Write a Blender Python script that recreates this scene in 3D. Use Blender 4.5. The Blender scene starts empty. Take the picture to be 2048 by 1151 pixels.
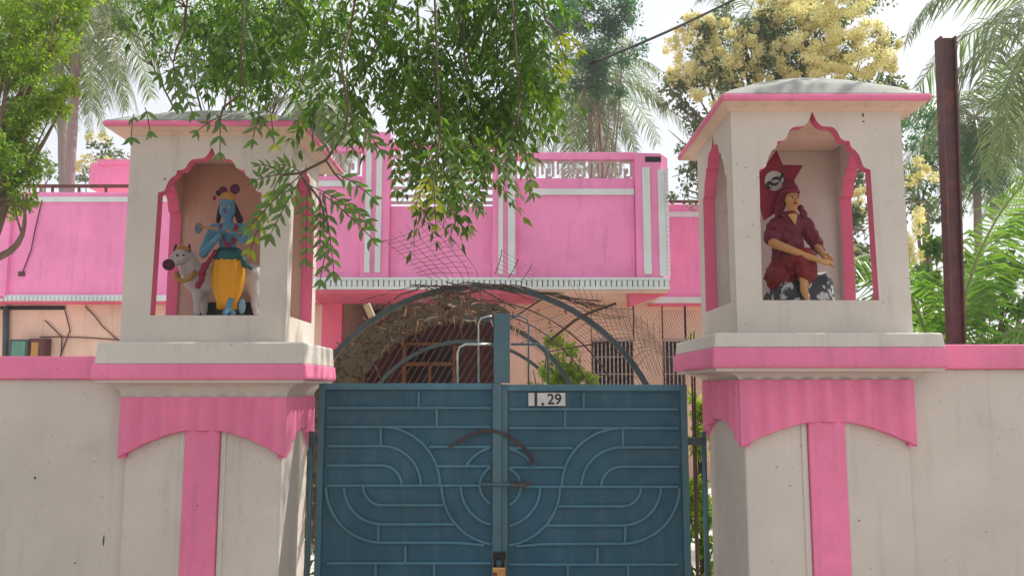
import bpy, bmesh, math, random
import numpy as np
from mathutils import Vector, Matrix, Quaternion
R = math.radians
random.seed(7); RNG = np.random.default_rng(11)
scene = bpy.context.scene
COL = scene.collection

# ------------------------------------------------------------------ camera
EYE = 1.65; F = 1650.0; PITCH = math.atan(200/1650)
cam_d = bpy.data.cameras.new('camera'); cam = bpy.data.objects.new('camera', cam_d); COL.objects.link(cam)
cam.location = (0, 0, EYE); cam.rotation_euler = (R(90)+PITCH, 0, 0)
cam_d.sensor_width = 36; cam_d.lens = F/2048*36; cam_d.clip_start = .05; cam_d.clip_end = 2000
scene.camera = cam
# ------------------------------------------------------------------ sky, sun, exposure
SUN_EL, SUN_AZ = R(54), R(58)          # azimuth measured clockwise from +Y towards +X
world = bpy.data.worlds.new('World'); scene.world = world; world.use_nodes = True
nt = world.node_tree; bg = nt.nodes['Background']
sky = nt.nodes.new('ShaderNodeTexSky'); sky.sky_type = 'NISHITA'; sky.sun_disc = False
sky.sun_elevation = SUN_EL; sky.sun_rotation = SUN_AZ; sky.dust_density = 4.0; sky.air_density = 1.0; sky.ozone_density = 1.0
# near-white mixed patchily into the sky as cloud, added to brighten it
tcs = nt.nodes.new('ShaderNodeTexCoord'); nzs = nt.nodes.new('ShaderNodeTexNoise'); nzs.inputs['Scale'].default_value = 2.2; nzs.inputs['Detail'].default_value = 6
mrs = nt.nodes.new('ShaderNodeMapRange'); mrs.inputs[1].default_value = .3; mrs.inputs[2].default_value = .7; mrs.inputs[3].default_value = .62; mrs.inputs[4].default_value = .95
mxs = nt.nodes.new('ShaderNodeMix'); mxs.data_type = 'RGBA'; mxs.inputs[7].default_value = (4.9, 4.95, 5.1, 1)
nt.links.new(tcs.outputs['Generated'], nzs.inputs['Vector']); nt.links.new(nzs.outputs['Fac'], mrs.inputs[0]); nt.links.new(mrs.outputs[0], mxs.inputs[0])
nt.links.new(sky.outputs[0], mxs.inputs[6]); nt.links.new(mxs.outputs[2], bg.inputs[0]); bg.inputs[1].default_value = .15
sun_d = bpy.data.lights.new('sun', 'SUN'); sun_d.energy = 4.0; sun_d.angle = R(.6); sun_d.color = (1, .95, .87)
sun = bpy.data.objects.new('sun', sun_d); COL.objects.link(sun); sun.location = (10, 10, 20)
sd = Vector((math.sin(SUN_AZ)*math.cos(SUN_EL), math.cos(SUN_AZ)*math.cos(SUN_EL), math.sin(SUN_EL)))
sun.rotation_euler = sd.to_track_quat('Z', 'Y').to_euler()
scene.view_settings.view_transform = 'Standard'; scene.view_settings.look = 'None'
scene.view_settings.exposure = 0.5; scene.view_settings.gamma = 1.0; scene.view_settings.use_curve_mapping = False

# ------------------------------------------------------------------ helpers
def W(px, py, Y):
    """point of the plane y = Y seen at pixel (px, py) of the 2048 px wide photograph (used to measure real positions)"""
    xc = (px-1024)/F; zc = (575.5-py)/F
    wy = math.cos(PITCH)-zc*math.sin(PITCH); wz = math.sin(PITCH)+zc*math.cos(PITCH)
    t = Y/wy
    return Vector((xc*t, Y, EYE+wz*t))

class MB:
    def __init__(s): s.v = []; s.f = []; s.m = []
    def add(s, vs, fs, m=0):
        o = len(s.v); s.v += [tuple(v) for v in vs]
        s.f += [tuple(i+o for i in f) for f in fs]; s.m += [m]*len(fs); return s
    def box(s, x0, x1, y0, y1, z0, z1, m=0):
        return s.add([(x0,y0,z0),(x1,y0,z0),(x1,y1,z0),(x0,y1,z0),(x0,y0,z1),(x1,y0,z1),(x1,y1,z1),(x0,y1,z1)],
                     [(0,3,2,1),(4,5,6,7),(0,1,5,4),(1,2,6,5),(2,3,7,6),(3,0,4,7)], m)
    def loft(s, rings, m=0, caps=(True, True)):
        """rings: (x0,x1,y0,y1,z)"""
        vs = []
        for x0,x1,y0,y1,z in rings: vs += [(x0,y0,z),(x1,y0,z),(x1,y1,z),(x0,y1,z)]
        fs = []
        for k in range(len(rings)-1):
            a = 4*k
            for i in range(4): j = (i+1) % 4; fs.append((a+i, a+j, a+4+j, a+4+i))
        if caps[0]: fs.append((3,2,1,0))
        if caps[1]: e = 4*(len(rings)-1); fs.append((e,e+1,e+2,e+3))
        return s.add(vs, fs, m)
    def tube(s, pts, r, n=8, m=0, cap=True):
        pts = [Vector(p) for p in pts]; k = len(pts)
        rr = r if isinstance(r, (list, tuple)) else [r]*k
        vs = []; prev = None
        for i, p in enumerate(pts):
            t = (pts[min(i+1,k-1)]-pts[max(i-1,0)])
            t = t.normalized() if t.length > 1e-9 else Vector((0,0,1))
            if prev is None:
                a = Vector((0,0,1)) if abs(t.z) < .9 else Vector((1,0,0))
                u = t.cross(a).normalized()
            else:
                u = (prev - t*prev.dot(t)).normalized()
            prev = u; w = t.cross(u)
            for j in range(n):
                q = 2*math.pi*j/n
                vs.append(p+(u*math.cos(q)+w*math.sin(q))*rr[i])
        fs = [(i*n+j, i*n+(j+1)%n, (i+1)*n+(j+1)%n, (i+1)*n+j) for i in range(k-1) for j in range(n)]
        if cap: fs += [tuple(range(n-1,-1,-1)), tuple((k-1)*n+j for j in range(n))]
        return s.add(vs, fs, m)
    def bar(s, a, b, w, d, m=0, up=(0,1,0)):
        """flat bar from a to b, w wide across, d deep along up"""
        a = Vector(a); b = Vector(b); t = (b-a).normalized(); up = Vector(up); u = t.cross(up).normalized(); up = u.cross(t).normalized()
        vs = [p+u*i*w/2+up*j*d/2 for p in (a,b) for i, j in ((-1,-1),(1,-1),(1,1),(-1,1))]
        return s.add(vs, [(0,1,2,3),(7,6,5,4),(0,4,5,1),(1,5,6,2),(2,6,7,3),(3,7,4,0)], m)
    def strip(s, pts, w, y0, y1, m=0):
        """flat bar following a path in the x,z plane, w wide, from depth y0 to y1"""
        n = len(pts); vs = []
        for i in range(n):
            a = pts[max(i-1,0)]; b = pts[min(i+1,n-1)]
            dx, dz = b[0]-a[0], b[1]-a[1]; l = math.hypot(dx,dz) or 1; nx, nz = -dz/l, dx/l
            x, z = pts[i]
            vs += [(x+nx*w/2,y0,z+nz*w/2),(x-nx*w/2,y0,z-nz*w/2),(x-nx*w/2,y1,z-nz*w/2),(x+nx*w/2,y1,z+nz*w/2)]
        fs = []
        for i in range(n-1):
            a = 4*i
            for k in range(4): j = (k+1)%4; fs.append((a+k,a+4+k,a+4+j,a+j))
        fs += [(0,1,2,3),(4*n-1,4*n-2,4*n-3,4*n-4)]
        return s.add(vs, fs, m)
    def ball(s, c, r, m=0, nu=12, nv=8):
        rx, ry, rz = (r,r,r) if not hasattr(r,'__len__') else r
        vs = [(c[0],c[1],c[2]+rz)]
        for i in range(1,nv):
            a = math.pi*i/nv
            for j in range(nu):
                b = 2*math.pi*j/nu; vs.append((c[0]+rx*math.sin(a)*math.cos(b), c[1]+ry*math.sin(a)*math.sin(b), c[2]+rz*math.cos(a)))
        vs.append((c[0],c[1],c[2]-rz)); fs = [(0,1+j,1+(j+1)%nu) for j in range(nu)]
        for i in range(nv-2):
            for j in range(nu): a=1+i*nu; fs.append((a+j,a+nu+j,a+nu+(j+1)%nu,a+(j+1)%nu))
        e = len(vs)-1; a = 1+(nv-2)*nu; fs += [(e,a+(j+1)%nu,a+j) for j in range(nu)]
        return s.add(vs, fs, m)
    def build(s, name, mats, parent=None, smooth=False, bevel=0, loc=None, auto=False):
        me = bpy.data.meshes.new(name); me.from_pydata(s.v, [], s.f)
        mats = mats if isinstance(mats, (list,tuple)) else [mats]
        for m in mats: me.materials.append(m)
        if len(mats) > 1: me.polygons.foreach_set('material_index', s.m)
        bm = bmesh.new(); bm.from_mesh(me); bmesh.ops.recalc_face_normals(bm, faces=bm.faces); bm.to_mesh(me); bm.free()
        if smooth: me.polygons.foreach_set('use_smooth', [True]*len(me.polygons))
        o = bpy.data.objects.new(name, me); COL.objects.link(o)
        if loc: o.location = loc
        if parent:
            o.parent = parent
            root = parent if parent.type == 'EMPTY' or parent.parent is None else parent.parent
            if parent.type == 'EMPTY': o.matrix_parent_inverse = Matrix.Translation(parent.location).inverted()
        if bevel:
            b = o.modifiers.new('bevel','BEVEL'); b.width = bevel; b.segments = 2; b.limit_method = 'ANGLE'; b.angle_limit = R(40)
        return o

def tag(o, label=None, cat=None, group=None, kind=None):
    if label: o['label'] = label
    if cat: o['category'] = cat
    if group: o['group'] = group
    if kind: o['kind'] = kind
    return o
def thing(name, label, cat, loc, group=None):
    o = bpy.data.objects.new(name, None); COL.objects.link(o); o.location = loc; o.empty_display_size = .1
    return tag(o, label, cat, group)
def inst(me, name, parent, mat4):
    o = bpy.data.objects.new(name, me); COL.objects.link(o); o.parent = parent
    o.matrix_world = mat4
    if parent.type == 'EMPTY': o.matrix_parent_inverse = Matrix.Translation(parent.location).inverted()
    o.matrix_basis = mat4
    return o
def arc(cx, cz, r, a0, a1, n=24):
    return [(cx+r*math.cos(R(a0+(a1-a0)*i/n)), cz+r*math.sin(R(a0+(a1-a0)*i/n))) for i in range(n+1)]

# ------------------------------------------------------------------ materials
def nodes(name):
    m = bpy.data.materials.new(name); m.use_nodes = True; t = m.node_tree
    return m, t, t.nodes['Principled BSDF']
def N(t, kind, **kw):
    n = t.nodes.new(kind)
    for k, v in kw.items():
        if k in n.inputs: n.inputs[k].default_value = v
        else: setattr(n, k, v)
    return n
def mixc(t, fac, a, b, blend='MIX'):
    n = t.nodes.new('ShaderNodeMix'); n.data_type = 'RGBA'; n.blend_type = blend
    for sock, v in ((0, fac), (6, a), (7, b)):
        if hasattr(v, 'links') or hasattr(v, 'is_linked'): t.links.new(v, n.inputs[sock])
        else: n.inputs[sock].default_value = v if sock == 0 else (*v, 1)[:4]
    return n.outputs[2]
def ramp(t, src, lo, hi, a=0., b=1.):
    n = t.nodes.new('ShaderNodeMapRange'); n.inputs[1].default_value = lo; n.inputs[2].default_value = hi
    n.inputs[3].default_value = a; n.inputs[4].default_value = b; t.links.new(src, n.inputs[0]); return n.outputs[0]
def noise(t, scale, detail=4, vec=None, rough=.6):
    n = t.nodes.new('ShaderNodeTexNoise'); n.inputs['Scale'].default_value = scale; n.inputs['Detail'].default_value = detail
    n.inputs['Roughness'].default_value = rough
    if vec: t.links.new(vec, n.inputs['Vector'])
    return n.outputs['Fac']
def pos(t, scale=(1,1,1), off=(0,0,0)):
    g = t.nodes.new('ShaderNodeNewGeometry'); mp = t.nodes.new('ShaderNodeMapping'); mp.inputs['Scale'].default_value = scale
    mp.inputs['Location'].default_value = off
    t.links.new(g.outputs['Position'], mp.inputs['Vector']); return mp.outputs[0]
def plaster(name, col, dirt=(.25,.22,.18), amount=.35, rough=.8, bump=.25, streak=.35, fade=.12):
    m, t, b = nodes(name)
    p = pos(t); c = mixc(t, ramp(t, noise(t, 1.3, 5, p), .3, .7), [x*(1-fade) for x in col], [min(1, x*(1+fade*.6)) for x in col])
    c = mixc(t, ramp(t, noise(t, 6.5, 6, p, .7), .58, .78, 0, amount), c, dirt)
    ps = pos(t, (7, 7, .7)); c = mixc(t, ramp(t, noise(t, 1.6, 5, ps, .65), .55, .8, 0, streak), c, [x*.7 for x in dirt])
    sp = noise(t, 38, 2, p); c = mixc(t, ramp(t, sp, .70, .76, 0, .6), c, [x*.5 for x in dirt])
    t.links.new(c, b.inputs['Base Color']); b.inputs['Roughness'].default_value = rough
    b.inputs['Specular IOR Level'].default_value = .25
    bp = t.nodes.new('ShaderNodeBump'); bp.inputs['Strength'].default_value = bump; bp.inputs['Distance'].default_value = .012
    h = mixc(t, .35, noise(t, 9, 4, p), noise(t, 70, 4, p)); t.links.new(h, bp.inputs['Height']); t.links.new(bp.outputs[0], b.inputs['Normal'])
    return m
def paintmetal(name, col, rust=(.16,.06,.03), amt=.5, lo=.6, rough=.42, metal=.0, bump=.15):
    m, t, b = nodes(name); p = pos(t)
    c = mixc(t, ramp(t, noise(t, 2.2, 5, p), .3, .7), [x*.8 for x in col], [x*1.18 for x in col])
    ps = pos(t, (9, 9, 1)); c = mixc(t, ramp(t, noise(t, 1.5, 5, ps), .5, .75, 0, .25), c, [.5*x+.12 for x in col])
    c = mixc(t, ramp(t, noise(t, 9, 8, p, .75), lo, lo+.08, 0, amt), c, rust)
    t.links.new(c, b.inputs['Base Color']); b.inputs['Metallic'].default_value = metal
    t.links.new(ramp(t, noise(t, 12, 4, p), .3, .7, rough-.08, rough+.2), b.inputs['Roughness'])
    bp = t.nodes.new('ShaderNodeBump'); bp.inputs['Strength'].default_value = bump; bp.inputs['Distance'].default_value = .004
    bp2 = t.nodes.new('ShaderNodeBump'); bp2.inputs['Strength'].default_value = .55; bp2.inputs['Distance'].default_value = .03; t.links.new(noise(t, 3.2, 2, p), bp2.inputs['Height']); t.links.new(bp2.outputs[0], bp.inputs['Normal'])
    t.links.new(noise(t, 24, 5, p), bp.inputs['Height']); t.links.new(bp.outputs[0], b.inputs['Normal'])
    return m
def leafmat(name, cols, trans, rough=.5, tw=.45):
    m = bpy.data.materials.new(name); m.use_nodes = True; t = m.node_tree; t.nodes.clear()
    g = t.nodes.new('ShaderNodeNewGeometry'); cr = t.nodes.new('ShaderNodeValToRGB'); el = cr.color_ramp.elements
    el[0].color = (*cols[0],1); el[1].color = (*cols[-1],1)
    for i, c in enumerate(cols[1:-1]): e = el.new((i+1)/(len(cols)-1)); e.color = (*c,1)
    t.links.new(g.outputs['Random Per Island'], cr.inputs[0])
    pz = pos(t); c = mixc(t, ramp(t, noise(t, .9, 3, pz), .35, .65, 0, .45), cr.outputs[0], [x*1.5 for x in cols[-1]])
    d = t.nodes.new('ShaderNodeBsdfPrincipled'); t.links.new(c, d.inputs['Base Color']); d.inputs['Roughness'].default_value = rough
    d.inputs['Specular IOR Level'].default_value = .35
    tr = t.nodes.new('ShaderNodeBsdfTranslucent'); t.links.new(mixc(t, 1.0, c, trans, 'MULTIPLY'), tr.inputs[0])
    mx = t.nodes.new('ShaderNodeMixShader'); mx.inputs[0].default_value = tw
    t.links.new(d.outputs[0], mx.inputs[1]); t.links.new(tr.outputs[0], mx.inputs[2])
    o = t.nodes.new('ShaderNodeOutputMaterial'); t.links.new(mx.outputs[0], o.inputs[0]); return m
def flat(name, col, rough=.6, metal=0., var=.15, sc=14):
    m, t, b = nodes(name); p = pos(t)
    c = mixc(t, ramp(t, noise(t, sc, 5, p), .3, .7), [x*(1-var) for x in col], [min(1,x*(1+var)) for x in col])
    t.links.new(c, b.inputs['Base Color']); b.inputs['Roughness'].default_value = rough; b.inputs['Metallic'].default_value = metal; return m

M = {}
M['cream'] = plaster('cream_plaster', (.615,.56,.505), dirt=(.30,.26,.21), amount=.28, streak=.28)
M['cream2'] = plaster('cream_slab', (.62,.585,.53), amount=.3, streak=.3)
M['pink'] = plaster('pink_plaster', (.82,.22,.39), dirt=(.45,.20,.24), amount=.4, streak=.4, fade=.2)
M['pinkdark'] = plaster('rose_reveal', (.72,.15,.27), dirt=(.3,.1,.12), amount=.3, streak=.3)
M['peach'] = plaster('peach_niche', (.55,.34,.27), dirt=(.3,.2,.15), amount=.35)
M['nichegrey'] = plaster('grey_niche', (.62,.54,.50), dirt=(.2,.16,.14), amount=.45)
M['soffit'] = plaster('soffit_plaster', (.78,.58,.48), dirt=(.35,.22,.15), amount=.4)
M['roof'] = plaster('weathered_roof', (.36,.37,.35), dirt=(.10,.14,.12), amount=.8, streak=.15, bump=.7)
M['hpink'] = plaster('house_pink', (.90,.29,.55), dirt=(.5,.2,.3), amount=.35, streak=.4, fade=.12)
M['hrose'] = plaster('house_rose', (.82,.16,.26), dirt=(.3,.08,.1), amount=.25)
M['salmon'] = plaster('salmon_wall', (.80,.54,.43), dirt=(.4,.2,.15), amount=.25)
M['trim'] = plaster('white_trim', (.68,.74,.74), dirt=(.3,.3,.3), amount=.2, streak=.15)
M['jali'] = plaster('jali_concrete', (.50,.38,.37), dirt=(.3,.2,.2), amount=.3)
M['dark'] = flat('dark_recess', (.02,.018,.016), .9)
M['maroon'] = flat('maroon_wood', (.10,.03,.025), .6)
M['yellowwood'] = flat('yellow_wood', (.45,.22,.05), .55)
M['gate'] = paintmetal('blue_gate_sheet', (.012,.085,.135), rust=(.07,.055,.05), amt=.55, lo=.62)
M['rib'] = paintmetal('blue_gate_rib', (.055,.17,.235), rust=(.13,.06,.04), amt=.55, lo=.64, rough=.38)
M['stile'] = paintmetal('grey_gate_stile', (.06,.145,.18), rust=(.10,.055,.04), amt=.7, lo=.58, rough=.4)
M['arch'] = paintmetal('dark_arch_bar', (.05,.075,.085), rust=(.12,.06,.035), amt=.6, lo=.56, rough=.5)
M['rust'] = paintmetal('rusty_steel', (.115,.045,.04), rust=(.20,.075,.04), amt=.7, lo=.5, rough=.7, bump=.6)
M['darkrust'] = paintmetal('dark_rust', (.045,.03,.03), rust=(.12,.05,.03), amt=.7, lo=.5, rough=.7, bump=.6)
M['railpost'] = paintmetal('rusty_purple_steel', (.10,.045,.05), rust=(.19,.065,.04), amt=.8, lo=.52, rough=.65, bump=.5)
M['wire'] = flat('wire', (.07,.035,.03), .6, .3)
M['steel'] = flat('pale_steel', (.45,.5,.5), .25, .9)
M['brass'] = flat('brass', (.62,.34,.13), .3, .85)
M['black'] = flat('black', (.02,.02,.022), .5)
M['blackgloss'] = flat('black_paint', (.012,.012,.015), .35)
M['cable'] = flat('cable', (.012,.012,.014), .95)
M['bark'] = plaster('bark', (.19,.14,.10), dirt=(.05,.04,.03), amount=.7, bump=1.0, streak=.5)
M['twig'] = flat('twig', (.09,.055,.035), .8)
M['greytrunk'] = plaster('palm_trunk', (.30,.25,.24), dirt=(.12,.1,.08), amount=.5, bump=1.0)
M['neem'] = leafmat('neem_leaf', [(.025,.07,.018),(.05,.115,.022),(.12,.18,.03)], (1.7,2.1,.7), .5, .46)
M['neemnear'] = leafmat('neem_leaf_near', [(.05,.10,.03),(.07,.13,.04),(.11,.16,.05)], (1.5,1.8,.8), .6, .35)
M['young'] = leafmat('young_leaf', [(.12,.19,.02),(.18,.24,.03),(.28,.26,.04)], (1.8,1.9,.5), .5, .5)
M['bright'] = leafmat('bright_leaf', [(.05,.14,.018),(.12,.22,.025),(.24,.29,.035)], (1.8,2.0,.5), .5, .52)
M['deep'] = leafmat('deep_leaf', [(.02,.075,.035),(.03,.10,.04),(.06,.14,.05)], (1.4,2.0,1.0), .5, .38)
M['cassia'] = leafmat('cassia_leaf', [(.07,.10,.06),(.10,.13,.075),(.14,.17,.09)], (1.4,1.6,.9), .5, .4)
M['blossom'] = leafmat('blossom', [(.72,.68,.38),(.82,.77,.50),(.76,.72,.44)], (1.0,1.0,.75), .8, .45)
M['frond'] = leafmat('palm_frond', [(.07,.12,.055),(.11,.16,.08),(.17,.20,.10)], (1.5,1.7,1.0), .35, .42)
M['frondnear'] = leafmat('palm_frond_near', [(.06,.15,.03),(.09,.19,.035),(.16,.24,.06)], (1.5,1.8,.6), .3, .4)
M['frondold'] = leafmat('palm_frond_old', [(.30,.24,.12),(.36,.29,.16),(.28,.25,.14)], (1.2,1.1,.8), .6, .4)
M['rachis'] = flat('rachis', (.30,.32,.16), .5)
M['dry'] = leafmat('dry_creeper', [(.05,.05,.03),(.09,.07,.04),(.16,.085,.05)], (1.2,1.0,.7), .8, .35)
M['straw'] = leafmat('straw', [(.45,.28,.15),(.6,.42,.26),(.5,.25,.15)], (1,.9,.8), .7, .4)
M['earth'] = plaster('sandy_ground', (.42,.34,.26), dirt=(.2,.15,.1), amount=.5, bump=.8)
M['road'] = plaster('road_dust', (.28,.26,.23), dirt=(.12,.11,.1), amount=.5, bump=.6)

# ------------------------------------------------------------------ ground
tag(MB().box(-300,300,-300,300,-.3,0).build('ground', M['earth']), kind='structure')
tag(MB().box(-14,12,5.95,14.6,.0,.03).build('added_bounce_sheet', plaster('pale_bounce',(.66,.62,.56),amount=.3)), kind='structure')  # unseen pale sheet, added to bounce sunlight onto the house front
tag(MB().box(-60,60,-4,3.2,.0,.02).build('road', M['road']), kind='structure')

# ------------------------------------------------------------------ gate pillars
HALF = [(0,1),(.03,.93),(.06,.86),(.10,.80),(.15,.76),(.20,.745),(.28,.74),(.36,.73),(.42,.68),(.46,.61),(.49,.54),(.55,.50),(.65,.49),
        (.66,.43),(.69,.37),(.75,.33),(.81,.25),(.84,.17),(.86,.10),(.88,.05),(.93,.02),(1,0)]
def archpts(c, hw, z0, zs, za):
    """closed profile of the cusped arch: (across, height)"""
    up = [(c+hw*u, zs+(za-zs)*v) for u, v in HALF]
    dn = [(c-hw*u, zs+(za-zs)*v) for u, v in HALF[1:]]
    return [(c+hw*1.03, z0)] + up[::-1] + dn + [(c-hw*1.03, z0)]
def holed(outer, hole, plane, a, b, mwall, mrev, parent, nm):
    """wall slab between depths a and b (plane 'y' faces front, 'x' faces sideways) with an arch cut through"""
    bm = bmesh.new(); es = []
    for loop in (outer, hole):
        if not loop: continue
        vs = [bm.verts.new((p[0], 0, p[1])) for p in loop]
        es += [bm.edges.new((vs[i], vs[(i+1)%len(vs)])) for i in range(len(vs))]
    bmesh.ops.triangle_fill(bm, edges=es, use_beauty=True)
    bm.verts.index_update(); V = [(v.co.x, v.co.z) for v in bm.verts]; T = [[v.index for v in f.verts] for f in bm.faces]; bm.free()
    P = (lambda u, d, z: (u, d, z)) if plane == 'y' else (lambda u, d, z: (d, u, z))
    mb = MB(); n = len(V)
    mb.add([P(u,a,z) for u,z in V]+[P(u,b,z) for u,z in V], T+[[i+n for i in f[::-1]] for f in T])
    k = len(outer); mb.add([P(u,a,z) for u,z in outer]+[P(u,b,z) for u,z in outer], [(i,(i+1)%k,k+(i+1)%k,k+i) for i in range(k)])
    w = mb.build(nm, mwall, parent)
    if hole:
        k = len(hole); rb = MB()
        rb.add([P(u,a,z) for u,z in hole]+[P(u,b,z) for u,z in hole], [(i,i+1,k+i+1,k+i) for i in range(k-1)])
        # thin painted return on the outer face of the arch
        rb.build('arch_reveal', mrev, w)
        sb = MB().add([P(hole[0][0],a,hole[0][1]),P(hole[-1][0],a,hole[-1][1]),P(hole[-1][0],b,hole[-1][1]),P(hole[0][0],b,hole[0][1])],[(0,1,2,3)])
        sb.build('sill', M['cream'], w)
    return w

def pillar(label, shaft, body, cap, eave, zs, open_, niche_mat, yd):
    """shaft/body/cap/eave = (x0,x1,y0,y1)"""
    t = thing('gate_pillar', label, 'pillar', ((shaft[0]+shaft[1])/2, (shaft[2]+shaft[3])/2, 0), 'arched shrine pillars of the gate')
    x0,x1,y0,y1 = shaft; zb, zk, zc, zt = zs['cap']      # cove bottom, band bottom, slab bottom, slab top
    cx = open_['stripe']; sw = .105
    MB().box(x0,x1,y0,y1,0,zb+.02).build('shaft', M['cream'], t, bevel=.012)
    MB().box(cx-sw,cx+sw,y0-.035,y0+.01,0,zb-.1).build('stripe', M['pink'], t, bevel=.006)
    MB().box(cx-sw-.035,cx-sw-.004,y0-.012,y0+.01,0,zb-.1).build('stripe_border', M['cream2'], t, bevel=.004)
    MB().box(cx+sw+.004,cx+sw+.035,y0-.012,y0+.01,0,zb-.1).build('stripe_border', M['cream2'], t, bevel=.004)
    # fluted valance on the four faces
    def zbot(u):
        a = abs(u)
        return zs['vc'] if a < .2 else zs['vc']-(zs['vc']-zs['vk'])*((a-.2)/.8)**1.45
    def valance(L0, L1, fx, nfl, nm='valance'):
        n = nfl*10; A = []
        mb = MB(); vs = []
        for i in range(n+1):
            u = i/n; q = L0+(L1-L0)*u; ph = (u*nfl) % 1.0
            d = .034+.024*(.5-.5*math.cos(2*math.pi*u*nfl))**.7
            zb_ = zbot(2*u-1)
            vs += [fx(q,d*.96,zb+.01), fx(q,d,zb-.006), fx(q,d*1.05,zb_+.006), fx(q,d*.8,zb_), fx(q,-.01,zb_)]
        fs = [(5*i+k,5*i+5+k,5*i+6+k,5*i+1+k) for i in range(n) for k in range(4)]
        mb.add(vs, fs)
        for e in (0, 5*n): mb.add([vs[e+k] for k in range(5)]+[fx(L0 if e == 0 else L1,-.01,zb+.01)], [(0,1,2,3,4,5)])
        mb.build(nm, M['pink'], t)
    valance(x0-.03, x1+.03, lambda q,d,z: (q,y0-d,z), 9)
    valance(y0-.03, y1+.03, lambda q,d,z: (x1+d-.012,q,z), 7)
    valance(y0-.03, y1+.03, lambda q,d,z: (x0-d+.012,q,z), 7)
    # cove, band, slab
    c0,c1,d0,d1 = cap; rings = []
    for i in range(9):
        q = i/8; s = (1-math.cos(q*math.pi/2))      # concave flare
        e = .0+.9*s
        m_ = lambda a, b: a+(b-a)*e
        rings.append((m_(x0-.025,c0+.02), m_(x1+.025,c1-.02), m_(y0-.03,d0+.02), m_(y1+.03,d1-.02), zb+(zk-zb-.02)*math.sin(q*math.pi/2)**1.0))
    rings.append((c0+.012,c1-.012,d0+.012,d1-.012,zk-.018)); rings.append((c0+.012,c1-.012,d0+.012,d1-.012,zk+.002))
    MB().loft(rings).build('cove', M['cream'], t, smooth=False)
    MB().loft([(c0-.006,c1+.006,d0-.006,d1+.006,zk),(c0-.01,c1+.01,d0-.01,d1+.01,zk+.02),(c0-.004,c1+.004,d0-.004,d1+.004,zc)]).build('band', M['pink'], t, bevel=.008)
    MB().loft([(c0+.004,c1-.004,d0+.004,d1-.004,zc),(c0+.012,c1-.012,d0+.010,d1-.010,zt-.010),(c0+.022,c1-.022,d0+.018,d1-.018,zt)]).build('slab', M['cream2'], t, bevel=.008)
    # shrine box with cusped arch openings
    b0,b1,e0,e1 = body; th = .075; ztop = zs['top']; o = open_
    sh = thing  # noqa
    hole = archpts(o['c'], o['hw'], o['sill'], o['spring'], o['apex'])
    holed([(b0,zt),(b1,zt),(b1,ztop),(b0,ztop)], hole, 'y', e0, e0+th, M['cream'], M['pinkdark'], t, 'front_wall')
    yc = (e0+e1)/2; hs = archpts(yc-.0, (e1-e0)/2-yd, o['sill'], o['spring'], o['apex'])
    so = [(e0+th,zt),(e1-th,zt),(e1-th,ztop),(e0+th,ztop)]
    holed(so, hs, 'x', b0, b0+th, M['cream'], M['pinkdark'], t, 'side_wall')
    holed(so, hs, 'x', b1-th, b1, M['cream'], M['pinkdark'], t, 'side_wall')
    MB().box(b0,b1,e1-th,e1,zt,ztop).build('back_wall', M['cream'], t)
    # interior coats: back and soffit of the niche in its own colour
    MB().box(b0+th,b1-th,e1-th-.006,e1-th-.002,zt+.02,ztop-.01).build('niche_lining', niche_mat, t)
    for xa, xb in ((b0+th+.002,b0+th+.006),(b1-th-.006,b1-th-.002)):
        holed(so, hs, 'x', xa, xb, niche_mat, M['pinkdark'], t, 'niche_lining')
    MB().box(b0+th,b1-th,e0+th,e1-th,o['sill']-.05,o['sill']-.001).build('niche_floor', M['cream2'], t)
    # roof: flared soffit, painted edge, low weathered dome
    v0,v1,w0,w1 = eave; ze0, ze1 = zs['eave']; rise = zs['rise']
    MB().loft([(b0-.003,b1+.003,e0-.003,e1+.003,ztop-.002),(b0-.03,b1+.03,e0-.03,e1+.05,ztop+.012),(v0+.03,v1-.03,w0+.03,w1-.03,ze0-.004),(v0+.008,v1-.008,w0+.008,w1-.008,ze0)]).build('soffit', M['soffit'], t)
    MB().loft([(v0,v1,w0,w1,ze0),(v0-.006,v1+.006,w0-.006,w1+.006,(ze0+ze1)/2),(v0,v1,w0,w1,ze1)]).build('eave_edge', M['pink'], t, bevel=.012)
    rings = [(v0+.004,v1-.004,w0+.004,w1-.004,ze1)]
    n = 14; nu = 28
    dm = MB(); vs = []; cxr, cyr, hx, hy = (v0+v1)/2, (w0+w1)/2, (v1-v0)/2-.004, (w1-w0)/2-.004
    for i in range(nu+1):
        for j in range(nu+1):
            a, b = 2*i/nu-1, 2*j/nu-1
            h = (1-abs(a)**2.2)**.75*(1-abs(b)**2.2)**.75
            edge = min(1, (1-max(abs(a),abs(b)))*9)
            vs.append((cxr+a*hx, cyr+b*hy, ze1+rise*h+.022*edge+random.uniform(-.004,.004)*edge))
    dm.add(vs, [(i*(nu+1)+j,(i+1)*(nu+1)+j,(i+1)*(nu+1)+j+1,i*(nu+1)+j+1) for i in range(nu) for j in range(nu)])
    dm.build('roof_dome', M['roof'], t, smooth=True)
    return t

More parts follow.
